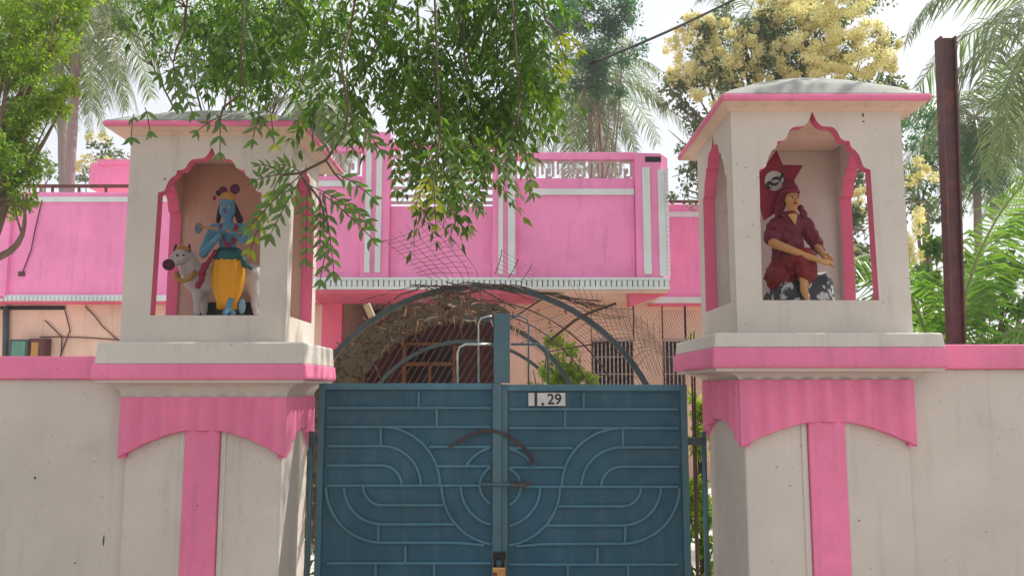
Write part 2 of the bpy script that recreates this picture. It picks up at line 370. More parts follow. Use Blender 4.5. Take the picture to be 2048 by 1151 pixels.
pillar('left gate pillar with niche holding the blue flute player and white cow',
       shaft=(-2.375,-1.41,5.15,5.78), body=(-2.448,-1.415,5.15,5.90), cap=(-2.53,-1.25,5.0,5.84), eave=(-2.575,-1.312,5.03,6.22),
       zs=dict(cap=(1.585,1.70,1.795,1.928), vc=1.388, vk=1.225, top=3.262, eave=(3.285,3.325), rise=.16),
       open_=dict(stripe=-1.895, c=-1.927, hw=.33, sill=2.102, spring=2.886, apex=3.185), niche_mat=M['peach'], yd=.10)
pillar('right gate pillar with niche holding the seated maroon robed figure',
       shaft=(1.348,2.30,4.85,5.72), body=(1.328,2.36,4.85,5.76), cap=(1.148,2.475,4.7,5.84), eave=(1.25,2.492,4.73,6.05),
       zs=dict(cap=(1.689,1.764,1.88,1.965), vc=1.452, vk=1.315, top=3.318, eave=(3.345,3.39), rise=.23),
       open_=dict(stripe=1.815, c=1.825, hw=.335, sill=2.165, spring=2.955, apex=3.317), niche_mat=M['nichegrey'], yd=.14)

# ------------------------------------------------------------------ compound walls
def cwall(label, x0, x1, y0, zt, zb):
    t = thing('compound_wall', label, 'wall', ((x0+x1)/2, y0+.1, 0))
    MB().box(x0,x1,y0,y0+.22,0,zb).build('wall_face', M['cream'], t, bevel=.006)
    MB().box(x0,x1,y0-.035,y0+.255,zb,zt).build('coping', M['pink'], t, bevel=.012)
cwall('cream compound wall with pink coping, left of the cow pillar', -9, -2.38, 5.19, 1.848, 1.704)
cwall('cream compound wall with pink coping, beneath the rusty steel post', 2.305, 9, 4.89, 1.905, 1.76)
def scar(px, py, w, h, Y, lab='chip'):
    p = W(px,py,Y); n = 9; pts = [(p.x+w*math.cos(2*math.pi*i/n)*random.uniform(.7,1.1), p.z+h*math.sin(2*math.pi*i/n)*random.uniform(.7,1.1)) for i in range(n)]
    par = [o for o in bpy.data.objects if o.name == lab[1]][0]
    MB().add([(x,Y-.001,z) for x,z in pts]+[(x,Y+.001,z) for x,z in pts],[tuple(range(n)),tuple(range(2*n-1,n-1,-1))]+[(i,(i+1)%n,n+(i+1)%n,n+i) for i in range(n)]).build(lab[0], M['scar'], par)
M['scar'] = flat('chip_and_hole_dark', (.10,.09,.08), .9)
for px,py,w,h,Y,par in ((207,1080,.006,.035,5.189,'compound_wall'),(70,955,.008,.010,5.189,'compound_wall'),(150,1125,.006,.006,5.189,'compound_wall'),(1718,1040,.005,.007,4.849,'gate_pillar.001'),(1726,230,.007,.014,4.849,'gate_pillar.001'),(1727,243,.008,.005,4.849,'gate_pillar.001'),  # first mark is a slot hole, its dark inside painted flat
    (1490,210,.010,.004,4.849,'gate_pillar.001'),(330,358,.008,.008,5.149,'gate_pillar'),(395,1010,.005,.005,5.11,'gate_pillar')): scar(px,py,w,h,Y,('chip_and_hole',par))
# ------------------------------------------------------------------ gate
GY = 5.6
def gp(zx, zy):                       # gate drawing coordinates -> x, z in the gate plane
    p = W(600+zx/2.438, 740+zy/2.438, GY); return (p.x, p.z)
GC = 978
def leaf(side, label):
    hx = gp(0,0)[0]
    f = (lambda x, y: gp(x, y)) if side < 0 else (lambda x, y: gp(1893-(x-85)*1.0316, y+6))
    t = thing('gate_leaf', label, 'gate', (f(110,0)[0], GY, 0), 'leaves of the blue steel gate')
    top = f(130,62)[1]; xo = f(85,500)[0]; xi = f(972,500)[0]; lo, hi = min(xo,xi), max(xo,xi)
    MB().box(lo+.01,hi-.01,GY+.004,GY+.008,.08,top-.02).build('sheet', M['gate'], t)
    fr = [('outer_stile',(min(xo,f(128,0)[0]),max(xo,f(128,0)[0]))),('inner_stile',(min(xi,f(938,0)[0]),max(xi,f(938,0)[0])))]
    for nm,(a,b) in fr: MB().box(a,b,GY-.026,GY+.03,.06,top).build(nm, M['stile'], t, bevel=.003)
    a, b = sorted((f(128,0)[0], f(938,0)[0]))
    MB().box(a,b,GY-.022,GY+.026,top-.044,top-.002).build('top_rail', M['rib'], t, bevel=.003)
    MB().box(a,b,GY-.022,GY+.026,.06,.12).build('bottom_rail', M['rib'], t, bevel=.003)
    rw = .019; k = [0]
    def rib(pts):
        off = .0006*(k[0] % 5); k[0] += 1
        P = [f(*p) for p in pts]
        MB().strip(P, rw, GY-.017-off, GY+.0035).build('rib', M['rib'], t, bevel=.005)
    def A(cx, cy, r, a0, a1, n=18): return [(cx+r*math.cos(R(a0+(a1-a0)*i/n)), cy-r*math.sin(R(a0+(a1-a0)*i/n))) for i in range(n+1)]
    L, Rr = 132, 934
    for y in (183, 275): rib([(L,y),(Rr,y)])
    rib([(580,104),(580,177)]); rib([(668,189),(668,269)]); rib([(395,281),(395,365)])
    rib([(L,368),(400,368)]+A(400,558,190,88,0)); rib([(L,462),(400,462)]+A(400,558,96,88,0)); rib(A(400,558,283,90,0))
    rib([(L,560),(878,560)])
    rib([(628,372),(Rr,372)]); rib([(672,466),(Rr,466)])
    rib(A(975,560,98,180,115)); rib(A(975,560,98,180,245)); rib(A(975,560,190,150,104)); rib(A(975,565,190,180,257)); rib(A(975,565,283,180,262)); 
    rib(A(400,565,272,180,270)+[(760,838),(900,850)]); rib(A(400,565,183,180,270)+[(752,748)]); rib(A(400,565,90,180,270)+[(700,655)])
    rib([(384,754),(384,830)]); rib([(L,938),(Rr,938)]); rib([(515,856),(515,932)])
    rib([(370,944),(370,1020)]); rib([(655,944),(655,1020)]); rib([(L,1026),(Rr,1026)])
    rib([(515,1032),(515,1105)]); rib([(L,1110),(Rr,1110)]); rib([(668,1116),(668,1190)]); rib([(L,1196),(Rr,1196)])
    if side > 0: rib(A(975,560,283,60,97))
    # rail ornament above the leaf: bent steel tube
    def U(pts, r): MB().tube([(x,GY,z) for x,z in pts], r, 8).build('top_tube', M['steel' if side < 0 else 'stile'], t, smooth=True)
    q = lambda px, py: (W(px,py,GY).x, W(px,py,GY).z)
    if side < 0:
        U([q(915,768),q(915,706),q(919,694),q(930,688),q(982,688)], .008); U([q(957,768),q(957,646),q(962,636),q(975,632),q(984,632)], .006)
    else:
        U([q(1022,688),q(1078,688),q(1090,694),q(1096,706),q(1096,768)], .008); U([q(1022,632),q(1044,632),q(1054,638),q(1057,650),q(1057,768)], .006)
    # hinge arm and post of the leaf
    s = -1 if side < 0 else 1
    hxw = W(622,900,GY).x if side < 0 else W(1408,900,GY).x
    zz = W(622,880,GY).z
    MB().box(min(xo,hxw),max(xo,hxw),GY-.02,GY+.02,zz-.03,zz+.02).build('hinge_arm', M['arch'], t, bevel=.003)
    MB().tube([(hxw,GY,.05),(hxw,GY,zz+.06)], .017, 10).build('hinge_post', M['stile'], t, smooth=True)
    return t, top
gl, top = leaf(-1, 'blue gate leaf on the left, beside the cow pillar')
gr, _ = leaf(1, 'blue gate leaf on the right, carrying the house number plate')
pa, pb = W(988,628,GY), W(1020,628,GY)
mz = W(1003,628,GY).x
MB().box(pa.x-.004,mz+.002,GY-.046,GY-.031,.1,top).build('meeting_bar', M['stile'], gl, bevel=.003)
MB().box(pa.x,pb.x,GY-.046,GY-.018,top+.001,pa.z).build('raised_post', M['stile'], gl, bevel=.003)
# number plate
a, b = W(1057,785,GY-.03), W(1131,811,GY-.03)
pl = MB().box(a.x,b.x,GY-.016,GY-.013,b.z,a.z).build('number_plate', flat('plate_white',(.62,.60,.60),.5,0,.12,30), gr)
def text(s, loc, size, mat, parent, name, rot=(R(90),0,0), ext=.0012, bold=.0):
    c = bpy.data.curves.new(name,'FONT'); c.body = s; c.size = size; c.extrude = ext; c.offset = bold; o = bpy.data.objects.new(name,c); COL.objects.link(o)
    o.location = loc; o.rotation_euler = rot
    bpy.context.view_layer.update(); dg = bpy.context.evaluated_depsgraph_get(); me = bpy.data.meshes.new_from_object(o.evaluated_get(dg))
    mw = o.matrix_world.copy(); bpy.data.objects.remove(o); me.materials.clear(); me.materials.append(mat); me.transform(mw)
    n = bpy.data.objects.new(name, me); COL.objects.link(n); n.parent = parent; return n
W1 = W(1066,812,GY-.016); text('1', (a.x+.018, GY-.0175, b.z+.004), .125, M['blackgloss'], pl, 'numeral', bold=.003)
text('.', (a.x+.082, GY-.0175, b.z+.006), .12, M['blackgloss'], pl, 'dot', bold=.003)
text('29', (a.x+.125, GY-.0175, b.z+.012), .098, M['blackgloss'], pl, 'numeral', bold=.002)
# rusty flat strap hammered over the meeting stiles
def qz(px, py): w = W(px,py,GY-.05); return (w.x, w.z)
st = MB().strip([qz(898,893),qz(915,884),qz(935,872),qz(960,862),qz(985,860),qz(1010,868),qz(1032,882),qz(1050,896),qz(1062,915),qz(1066,930)], .021, GY-.055, GY-.047).build('rust_strap', M['darkrust'], gl)
# bolt and chain
MB().tube([(qz(962,967)[0],GY-.062,qz(962,967)[1]),(qz(1050,967)[0],GY-.062,qz(1050,969)[1])], .011, 10).build('slide_bolt', M['stile'], gr, smooth=True)
for k in range(7):
    px, py = 1026+5.5*k, 968+4*math.sin(k*1.9); c = W(px,py,GY-.07)
    ring = [c+Vector((.015*math.cos(q/10*2*math.pi), (.006 if k%2 else .0), (.010)*math.sin(q/10*2*math.pi))) for q in range(11)]
    MB().tube(ring, .0042, 6).build('chain_link', M['rust'], gr, smooth=True)
# padlock
c = W(998,1142,GY-.08); t = thing('padlock', 'brass padlock hanging low where the two blue gate leaves meet', 'padlock', (c.x,c.y,c.z))
MB().box(c.x-.043,c.x+.043,c.y-.02,c.y+.02,c.z-.07,c.z+.03).build('lock_body', M['brass'], t, bevel=.008)
MB().box(c.x-.044,c.x-.012,c.y-.0225,c.y-.0205,c.z-.04,c.z+.0).build('lock_plate', M['rust'], t)
MB().tube([(c.x-.026,c.y,c.z+.025),(c.x-.026,c.y,c.z+.075)]+[(c.x-.026*math.cos(q*math.pi/8),c.y,c.z+.075+.026*math.sin(q*math.pi/8)) for q in range(1,8)]+[(c.x+.026,c.y,c.z+.075),(c.x+.026,c.y,c.z+.025)], .009, 8).build('shackle', M['blackgloss'], t, smooth=True)
MB().box(c.x-.04,c.x+.045,GY-.055,GY-.046,c.z+.07,c.z+.12).build('hasp', M['blackgloss'], gr, bevel=.004)

# ------------------------------------------------------------------ arched creeper tunnel behind the gate
TY0, TY1, TY2 = 6.15, 9.3, 11.2
def circ(chord_l, chord_r, ych, yap, Y):
    l, r, a = W(chord_l,ych,Y), W(chord_r,ych,Y), W((chord_l+chord_r)/2,yap,Y)
    h = (r.x-l.x)/2; s = a.z-l.z; rad = (h*h+s*s)/(2*s); return ((l.x+r.x)/2, a.z-rad, rad)
C0 = circ(628,1292,768,572,TY0); C1 = circ(712,1138,765,634,TY1); C2 = circ(760,1105,765,682,TY2)
def lerpC(q): 
    A_, B_, u = (C0, C1, q) if q <= 1 else (C1, C2, q-1)
    Y = TY0+(TY1-TY0)*q if q <= 1 else TY1+(TY2-TY1)*(q-1)
    return [A_[i]+(B_[i]-A_[i])*u for i in range(3)]+[Y]
tun = thing('arched_trellis', 'dark steel arched trellis tunnel rising behind the blue gate', 'trellis', (C0[0], TY0, 0))
def hoop(c, Y, w, d, mat, nm='hoop', a0=-18, a1=198, flatbar=True):
    P = arc(c[0],c[1],c[2],a0,a1,44)
    P = [(c[0]+c[2]*math.cos(R(a0)), 0)]+P+[(c[0]+c[2]*math.cos(R(a1)), 0)]
    if flatbar: MB().strip(P, w, Y-d/2, Y+d/2).build(nm, mat, tun, bevel=.002)
    else: MB().tube([(x,Y,z) for x,z in P], w/2, 8).build(nm, mat, tun, smooth=True)
hoop(C0, TY0, .040, .05, M['arch'])
for q in (.33,.66): c = lerpC(q); hoop(c, c[3], .014, .014, M['wire'], flatbar=False, nm='rod_hoop')
hoop(C1, TY1, .05, .05, M['arch']); hoop(C2, TY2, .045, .04, M['arch'])
for ang in (20,45,70,92,115,140,165):
    P = []
    for q in (0,.5,1,1.5,2): c = lerpC(q); P.append((c[0]+c[2]*math.cos(R(ang)), c[3], c[1]+c[2]*math.sin(R(ang))))
    MB().tube(P, .007, 6).build('long_rod', M['wire'], tun, smooth=True)
def sp(q, ang, dr=0):
    c = lerpC(q); r = c[2]+dr; return (c[0]+r*math.cos(R(ang)), c[3], c[1]+r*math.sin(R(ang)))
cvm = plaster('faded_shade_cloth', (.115,.085,.055), dirt=(.035,.04,.022), amount=.9, streak=.2, bump=1.0, fade=.45)
sv = []; na, nq = 64, 26
for i in range(nq+1):
    for j in range(na+1):
        q_ = .05+1.05*i/nq; a_ = 84+12*math.sin(q_*9)+(196-84)*j/na; sv.append(sp(q_, a_, -.02+.018*math.sin(a_*.9+q_*13)+.012*math.sin(a_*2.3-q_*31)))
MB().add(sv, [(i*(na+1)+j,(i+1)*(na+1)+j,(i+1)*(na+1)+j+1,i*(na+1)+j+1) for i in range(nq) for j in range(na) if not (j < 26 and random.random() < .22)]).build('shade_cloth', cvm, tun, smooth=True)
# wire netting on the tunnel shell: right flank stays open so the mesh is seen
nb = MB()
for i in range(46):
    ang = -10+i*4.2; nb.tube([sp(q,ang+2*math.sin(q*5+i),.01) for q in (0,.3,.6,.9,1.2)], .0016, 3, cap=False)
for i in range(26):
    q = .02+i*.05; nb.tube([sp(q+.01*math.sin(a*.4),a,.012) for a in range(-10,186,7)], .0016, 3, cap=False)
tag(nb.build('tunnel_netting', M['wire'], tun), kind='stuff')
# torn netting standing above the arch and spilling to its right
tn = MB()
def pxpath(pts, Y, r=.0022, n=4, jit=0):
    return tn.tube([W(x+random.uniform(-jit,jit),y+random.uniform(-jit,jit),Y+.01*i) for i,(x,y) in enumerate(pts)], r, n, cap=False)
def bez(a, b, c, n=9): return [((1-t)**2*a[0]+2*t*(1-t)*b[0]+t*t*c[0], (1-t)**2*a[1]+2*t*(1-t)*b[1]+t*t*c[1]) for t in [i/n for i in range(n+1)]]
TN = TY0-.05
for i in range(7):      # long diagonals running down to the right, hooked at the end
    s = i/6; a = (768+88*s, 478-58*s); e = (870+82*s, 562-8*s)
    pxpath(bez(a, (a[0]+ (60+50*s), a[1]+(50+70*s)), e), TN, .0021, jit=1.5)
for i in range(11):     # cross wires
    s = i/10; pxpath(bez((768+12*s+60*s, 500+52*s-60*(1-s)*.3), (830+50*s,470+70*s), (875+75*s, 428+118*s)), TN, .0017, jit=2)
for i in range(6): pxpath(bez((1004-i*3,500+i*9),(1030+4*i,520+9*i),(1076-3*i,540+6*i)), TN, .0016, jit=1)
for a, c in (((1036,518),(1016,556)),((1064,526),(1044,560)),((1004,498),(990,548))): pxpath(bez(a,((a[0]+c[0])/2+4,(a[1]+c[1])/2),c,4), TN, .003)
for i in range(17):     # sagging curved netting at the right of the arch
    s = i/16; pxpath(bez((1075+200*s,585+150*s),(1180+120*s,590+90*s),(1290+60*s,640+90*s)), TN+.1, .0016, jit=1.5)
for i in range(15):
    s = i/14; pxpath(bez((1140+180*s,560+90*s),(1165+150*s,625+80*s),(1215+125*s,700+62*s)), TN+.1, .0016, jit=1.5)
tag(tn.build('torn_netting', M['wire'], tun), kind='stuff')
# small diamond mesh panel right of the arch foot, behind the gate
dn = MB()
for i in range(34):
    x0 = 1290+5*i
    dn.tube([W(x0-60,620,7.2), W(x0+10,790,7.2)], .0013, 3, cap=False); dn.tube([W(x0+30,620,7.2), W(x0-60,790,7.2)], .0013, 3, cap=False)
tag(dn.build('diamond_mesh', M['wire'], tun), kind='stuff')
# a broken plank stuck in the hoop
for lab, P, wd in (('brown stick leaning through the right side of the arch', [(1100,680),(1150,640),(1176,626),(1232,606)], .022),
                   ('short pale wood piece lodged on the left of the arch', [(733,608),(744,634)], .055)):
    o = MB().tube([W(x,y,TY0-.04) for x,y in P], wd/2, 7).build('stick', M['twig'] if wd < .03 else flat('pale_wood',(.5,.38,.26),.8), None)
    tag(o, lab, 'stick')
# dry vine stems over the arch crown
vb = MB()
for i in range(16):
    x = random.uniform(820,1020); y = random.uniform(562,575); P = [(x,y)]
    for k in range(6): x += random.uniform(12,34)*(1 if i%3 else -1); y += random.uniform(-5,9)+ (k*1.2); P.append((x,y))
    vb.tube([W(a,b,TY0-.06+random.uniform(-.05,.1)) for a,b in P], random.uniform(.003,.006), 5)
for i in range(9):
    x = random.uniform(1060,1150); y = 580+.25*(x-1060); P=[(x,y)]
    for k in range(4): x += random.uniform(20,40); y += random.uniform(0,16); P.append((x,y))
    vb.tube([W(a,b,TY0-.03) for a,b in P], .0032, 4)

# ------------------------------------------------------------------ leaf clouds (numpy)
def cloud(name, P, D, U, size, mat, parent=None, kind='stuff', asp=.38):
    """leaf shaped faces: positions P, directions D, side vectors U, lengths size"""
    n = len(P); D = D/np.linalg.norm(D,axis=1,keepdims=True); S = np.cross(D,U); S /= np.linalg.norm(S,axis=1,keepdims=True)+1e-9; Nn = np.cross(S,D)
    L = size[:,None]; w = L*asp
    V = np.stack([P, P+D*L*.42+S*w*.5+Nn*L*.05, P+D*L, P+D*L*.42-S*w*.5+Nn*L*.05], 1).reshape(-1,3)
    me = bpy.data.meshes.new(name); me.vertices.add(4*n); me.vertices.foreach_set('co', V.astype(np.float32).ravel())
    me.loops.add(4*n); me.loops.foreach_set('vertex_index', np.arange(4*n,dtype=np.int32))
    me.polygons.add(n); me.polygons.foreach_set('loop_start', np.arange(0,4*n,4,dtype=np.int32))
    me.update(calc_edges=True); me.validate(); me.materials.append(mat)
    o = bpy.data.objects.new(name, me); COL.objects.link(o)
    if parent:
        o.parent = parent
        if parent.type == 'EMPTY': o.matrix_parent_inverse = Matrix.Translation(parent.location).inverted()
    if kind: o['kind'] = kind
    return o
def rdir(n): v = RNG.normal(size=(n,3)); return v/np.linalg.norm(v,axis=1,keepdims=True)
def clumps_pts(clumps, dens, shell=.45, sub=9):
    """sub-clumped points inside ellipsoids: (centre, (rx,ry,rz))"""
    out = []; nrm = []
    for c, r in clumps:
        c = np.array(c); r = np.array(r); n = int(dens*(r[0]*r[2]))
        nc = max(sub, int(n/260)); cc = rdir(nc)*(shell+(1-shell)*RNG.random((nc,1)))**.7
        idx = RNG.integers(0,nc,n); sc = (.22+.22*RNG.random((nc,1)))
        p = cc[idx]+rdir(n)*sc[idx]*RNG.random((n,1))**.5
        out.append(c+p*r); nrm.append(p)
    return np.concatenate(out), np.concatenate(nrm)
def crown(name, clumps, dens, size, mat, parent, droop=.5, asp=.4, **k):
    P, nn = clumps_pts(clumps, dens, **k); n = len(P)
    D = rdir(n)+nn*.5; D[:,2] -= droop
    return cloud(name, P, D, rdir(n), size*(.6+.8*RNG.random(n)), mat, parent, asp=asp)
def pinnate(bases, dirs, length, npair, ll, rad=.5, droop=.45):
    """compound leaves -> leaflet arrays"""
    n = len(bases); bases = np.array(bases); d = dirs/np.linalg.norm(dirs,axis=1,keepdims=True)
    up = np.array([[0,0,1.]]); s = np.cross(d,up)+rdir(n)*.35; s /= np.linalg.norm(s,axis=1,keepdims=True)
    Ps, Ds, Us, Sz = [], [], [], []
    Lg = length*(.7+.6*RNG.random((n,1)))
    for k in range(npair):
        t = (k+1)/npair; p = bases+d*Lg*t+np.array([[0,0,-1]])*droop*Lg*t*t
        for sg in (-1,1):
            dd = d*.55+s*sg*.85+np.array([[0,0,-.55]])+rdir(n)*.18
            Ps.append(p); Ds.append(dd); Us.append(np.cross(s,d)+rdir(n)*.4); Sz.append(ll*(.75+.4*RNG.random(n))*(1-.25*abs(t-.5)))
    Ps.append(bases+d*Lg*1.02+np.array([[0,0,-1]])*droop*Lg); Ds.append(d+np.array([[0,0,-.6]])); Us.append(rdir(n)); Sz.append(ll*np.ones(n))
    return np.concatenate(Ps), np.concatenate(Ds), np.concatenate(Us), np.concatenate(Sz)

# dry creeper matted over the tunnel
n = 3600; q = RNG.random(n)**1.1*1.15; ang = np.where(RNG.random(n) < .72, 95+RNG.random(n)*95, 45+RNG.random(n)*60)
keep = (RNG.random(n) < np.where(ang > 108, 1, .35)) & ~((ang < 80) & (RNG.random(n) < .55)); q = q[keep]; ang = ang[keep]
P = np.array([sp(a, b, RNG.normal()*.03) for a, b in zip(q, ang)])
creeper = tag(vb.build('dry_creeper', M['twig']), 'dry brown creeper matted over the arched trellis tunnel', 'creeper')
cloud('dead_leaves', P, rdir(len(P))+np.array([[0,0,-.1]]), rdir(len(P)), .02+.045*RNG.random(len(P)), M['dry'], creeper, asp=.45)
n = 45; q = RNG.random(n)*1.0; ang = 60+RNG.random(n)*80; P = np.array([sp(a,b,-.02) for a,b in zip(q,ang)])
cloud('straw', P, rdir(n)*.3+np.array([[0,0,-1]]), rdir(n), .05+.10*RNG.random(n), M['straw'], creeper, asp=.12)

# ------------------------------------------------------------------ the pink house
HY, HW, HG = 13.0, 14.5, 14.7
house = thing('pink_house', 'pink two storey house with white trimmed balcony behind the gate', 'house', (-1,16,0))
def PB(px0, py0, px1, py1, Y, d, mb=None, mat=None, name=None, bevel=0, proud=0, label=None):
    a = W((px0), (py0+py1)/2, Y); b = W(px1, (py0+py1)/2, Y); zt = W(0,py0,Y).z; zb = W(0,py1,Y).z
    o = (mb or MB()).box(a.x,b.x,Y-proud,Y+d,zb,zt)
    if mb is None:
        ob = o.build(name, mat, house, bevel=bevel)
        if label: ob['label'] = label
        return ob
# centre balcony: parapet panels
PB(600,352,724,556,HY,.12,mat=M['hpink'],name='parapet_panel',bevel=.01)
PB(780,412,985,556,HY+.05,.12,mat=M['hpink'],name='parapet_panel',bevel=.01)
PB(1034,356,1270,556,HY+.02,.12,mat=M['hpink'],name='parapet_panel',bevel=.01)
# piers
PB(724,266,780,556,HY,.2,mat=M['hpink'],name='balcony_pier',bevel=.01,proud=.07)
PB(985,262,1034,556,HY,.2,mat=M['hpink'],name='balcony_pier',bevel=.01,proud=.07)
xa, xb = W(1270,400,HY).x, W(1337,400,HY+.1).x; zt, zb = W(0,308,HY).z, W(0,556,HY).z
MB().add([(xa,HY-.08,zb),(xb-.15,HY-.08,zb),(xb,HY+.12,zb),(xb,HY+.35,zb),(xa,HY+.35,zb),(xa,HY-.08,zt),(xb-.15,HY-.08,zt-.01),(xb,HY+.12,zt-.03),(xb,HY+.35,zt-.03),(xa,HY+.35,zt)],
         [(0,4,3,2,1),(5,6,7,8,9),(0,1,6,5),(1,2,7,6),(2,3,8,7),(3,4,9,8),(4,0,5,9)]).build('balcony_pier', M['hpink'], house, bevel=.01)
# broken opening on the top of the end pier
PB(1290,313,1322,324,HY-.083,.01,mat=M['dark'],name='pier_hole')
# copings / rails
PB(600,292,724,303,HY,.14,mat=M['hpink'],name='balcony_rail',bevel=.01)
PB(780,283,985,296,HY+.05,.14,mat=M['hpink'],name='balcony_rail',bevel=.01)
PB(1034,304,1270,319,HY+.02,.14,mat=M['hpink'],name='balcony_rail',bevel=.01)
# vertical white strips
for a,b,y0,y1,Y in ((731,742,298,545,HY-.07),(752,763,300,545,HY-.07),(997,1006,290,548,HY-.07),(1016,1030,290,548,HY-.07),(1286,1301,335,548,HY-.08)):
    PB(a,y0,b,y1,Y,.01,mat=M['trim'],name='white_strip',proud=.035,bevel=.006)
PB(1317,340,1331,552,HY-.08,.02,mat=M['trim'],name='white_strip',proud=.035,bevel=.004)
bx = MB(); w_ = W(1329,340,HY-.08); zc0, zc1 = W(0,344,HY).z, W(0,550,HY).z
tooth = MB().box(-.0,.045,-.03,.03,-.022,.022).build('tooth', M['trim'], None); tm = tooth.data; bpy.data.objects.remove(tooth)
for i in range(27): inst(tm, 'tooth', house, Matrix.Translation((w_.x+.004, HY-.10, zc1+(zc0-zc1)*i/26)))
# white trim under coping and at the foot of the balcony
PB(1060,378,1268,390,HY+.02,.01,mat=M['trim'],name='trim_band',proud=.03)
PB(600,362,720,373,HY,.01,mat=M['trim'],name='trim_band',proud=.03)
PB(600,556,1338,561,HY,.4,mat=M['trim'],name='trim_band',proud=.10)
PB(600,574,1338,579,HY,.4,mat=M['trim'],name='trim_band',proud=.09)
PB(600,561,1338,574,HY,.4,mat=M['jali'],name='trim_core',proud=.03)
a, b, z0, z1 = W(600,560,HY).x, W(1338,560,HY).x, W(0,574,HY).z+.002, W(0,561,HY).z-.002
d_ = MB().box(-.033,.033,-.05,.02,0,z1-z0).build('dentil', M['trim'], None); dm_ = d_.data; bpy.data.objects.remove(d_)
for i in range(70): inst(dm_, 'dentil', house, Matrix.Translation((a+.05+(b-a-.1)*i/69, HY-.04, z0)))
d2 = MB().box(-.018,.018,-.03,.005,0,.075).build('small_dentil', M['trim'], None); dm2 = d2.data; bpy.data.objects.remove(d2)
# jali (pierced screen) blocks, greek key
def key_block(w, h, th=.038):
    mb = MB(); b = lambda x0,x1,z0,z1: mb.box(x0,x1,0,.05,z0,z1)
    b(0,w*.84,h-th,h); b(0,th,h*.25,h-th); b(w*.84-th,w*.84,th,h-th); b(w*.28,w*.84-th,0,th); b(w*.28,w*.28+th,th,h*.55); b(w*.28+th,w*.56,h*.55-th,h*.55); b(w*.56-th,w*.56,h*.3,h*.55-th)
    return mb
def jali(px0, px1, py0, py1, Y, nb, rows=1):
    A_, B_ = W(px0,py0,Y), W(px1,py1,Y); w = (B_.x-A_.x)/nb; h = (A_.z-B_.z)/rows
    o = key_block(w, h).build('jali_block', M['jali'], None); me = o.data; bpy.data.objects.remove(o)
    for i in range(nb):
        for r_ in range(rows):
            mt = Matrix.Translation((A_.x+i*w+.01, Y+.03, B_.z+r_*h))
            inst(me, 'jali_block', house, mt)
jali(1050,1270,320,356,HY+.02,7); jali(640,724,303,352,HY,2)
for y in (312,328,344,360,376,392,405):
    PB(780,y-3,985,y+2,HY+.05,.06,mat=M['jali'],name='jali_bar')
for x in range(796,985,22): 
    k = (x//22)%2; PB(x,298+16*k,x+5,345+16*k,HY+.065,.03,mat=M['jali'],name='jali_bar')
# balcony slab and soffit
a, b = W(600,556,HY).x, W(1338,556,HY).x; z = W(0,579,HY).z
xm = W(1075,579,HY).x
MB().box(a,xm,HY,HG,z-.05,z-.002).build('balcony_slab', M['hrose'], house); MB().box(xm,b-.02,HY,HG,z-.05,z-.002).build('balcony_slab', M['salmon'], house)
MB().add([(b-.64,HY+.1,z-.052),(b-.02,HY+.1,z-.052),(b-.02,HY+.3,z-.052),(b-.64,HY+.3,z-.052),(b-.64,HY+.3,z-.26),(b-.6,HY+.1,z-.26)],[(0,1,2,3),(0,5,1),(3,2,4),(1,5,4,2),(0,3,4,5)]).build('bracket', M['hrose'], house)
# roof slab behind parapet (dark beyond the balcony is open sky)
# wings
def wing(px0, px1, ytop, ybot, Y, ty0, ty1, step):
    PB(px0,ytop,px1,ybot,Y,.15,mat=M['hpink'],name='wing_parapet',bevel=.01)
    PB(px0,ty0,px1,ty1,Y,.01,mat=M['trim'],name='trim_band',proud=.03)
    PB(px0,ybot-8,px1,ybot+4,Y,.3,mat=M['trim'],name='trim_band',proud=.05)
    PB(px0,ybot+4,px1,ybot+8,Y,.3,mat=M['hrose'],name='wing_edge',proud=.03)
wing(-60,640,384,598,HW,394,404,9); wing(1300,1560,408,602,HW,424,434,9)
a_, z_ = W(0,600,HW).x, W(0,601,HW-.06).z
for i in range(34): inst(dm2, 'small_dentil', house, Matrix.Translation((a_+i*.075, HW-.05, z_)))
PB(-40,404,22,598,HW,.1,mat=M['hpink'],name='corner_pier',proud=.08,bevel=.01)
# roof railing of the wings
rb = MB(); A_, B_ = W(60,373,HW+.2), W(262,373,HW+.2)
rail = MB().tube([W(40,372,HW+.2), W(640,372,HW+.2)], .035, 8).build('roof_rail', M['rust'], house, smooth=True)
for x in (70,105,158,212,262,330,420,520): MB().tube([W(x,372,HW+.2), W(x,392,HW+.2)], .025, 6).build('rail_post', M['rust'], house, smooth=True)
MB().tube([W(1330,403,HW+.2), W(1500,403,HW+.2)], .03, 8).build('roof_rail', M['rust'], house, smooth=True)
for x in (1344,1368,1392): MB().tube([W(x,403,HW+.2), W(x,412,HW+.2)], .025, 6).build('rail_post', M['rust'], house, smooth=True)
# stair room on the roof
PB(178,326,300,376,17,2.2,mat=M['hpink'],name='stair_room',bevel=.02)
PB(196,319,300,330,17,2.2,mat=M['hpink'],name='stair_room_cap',bevel=.02,proud=.05)
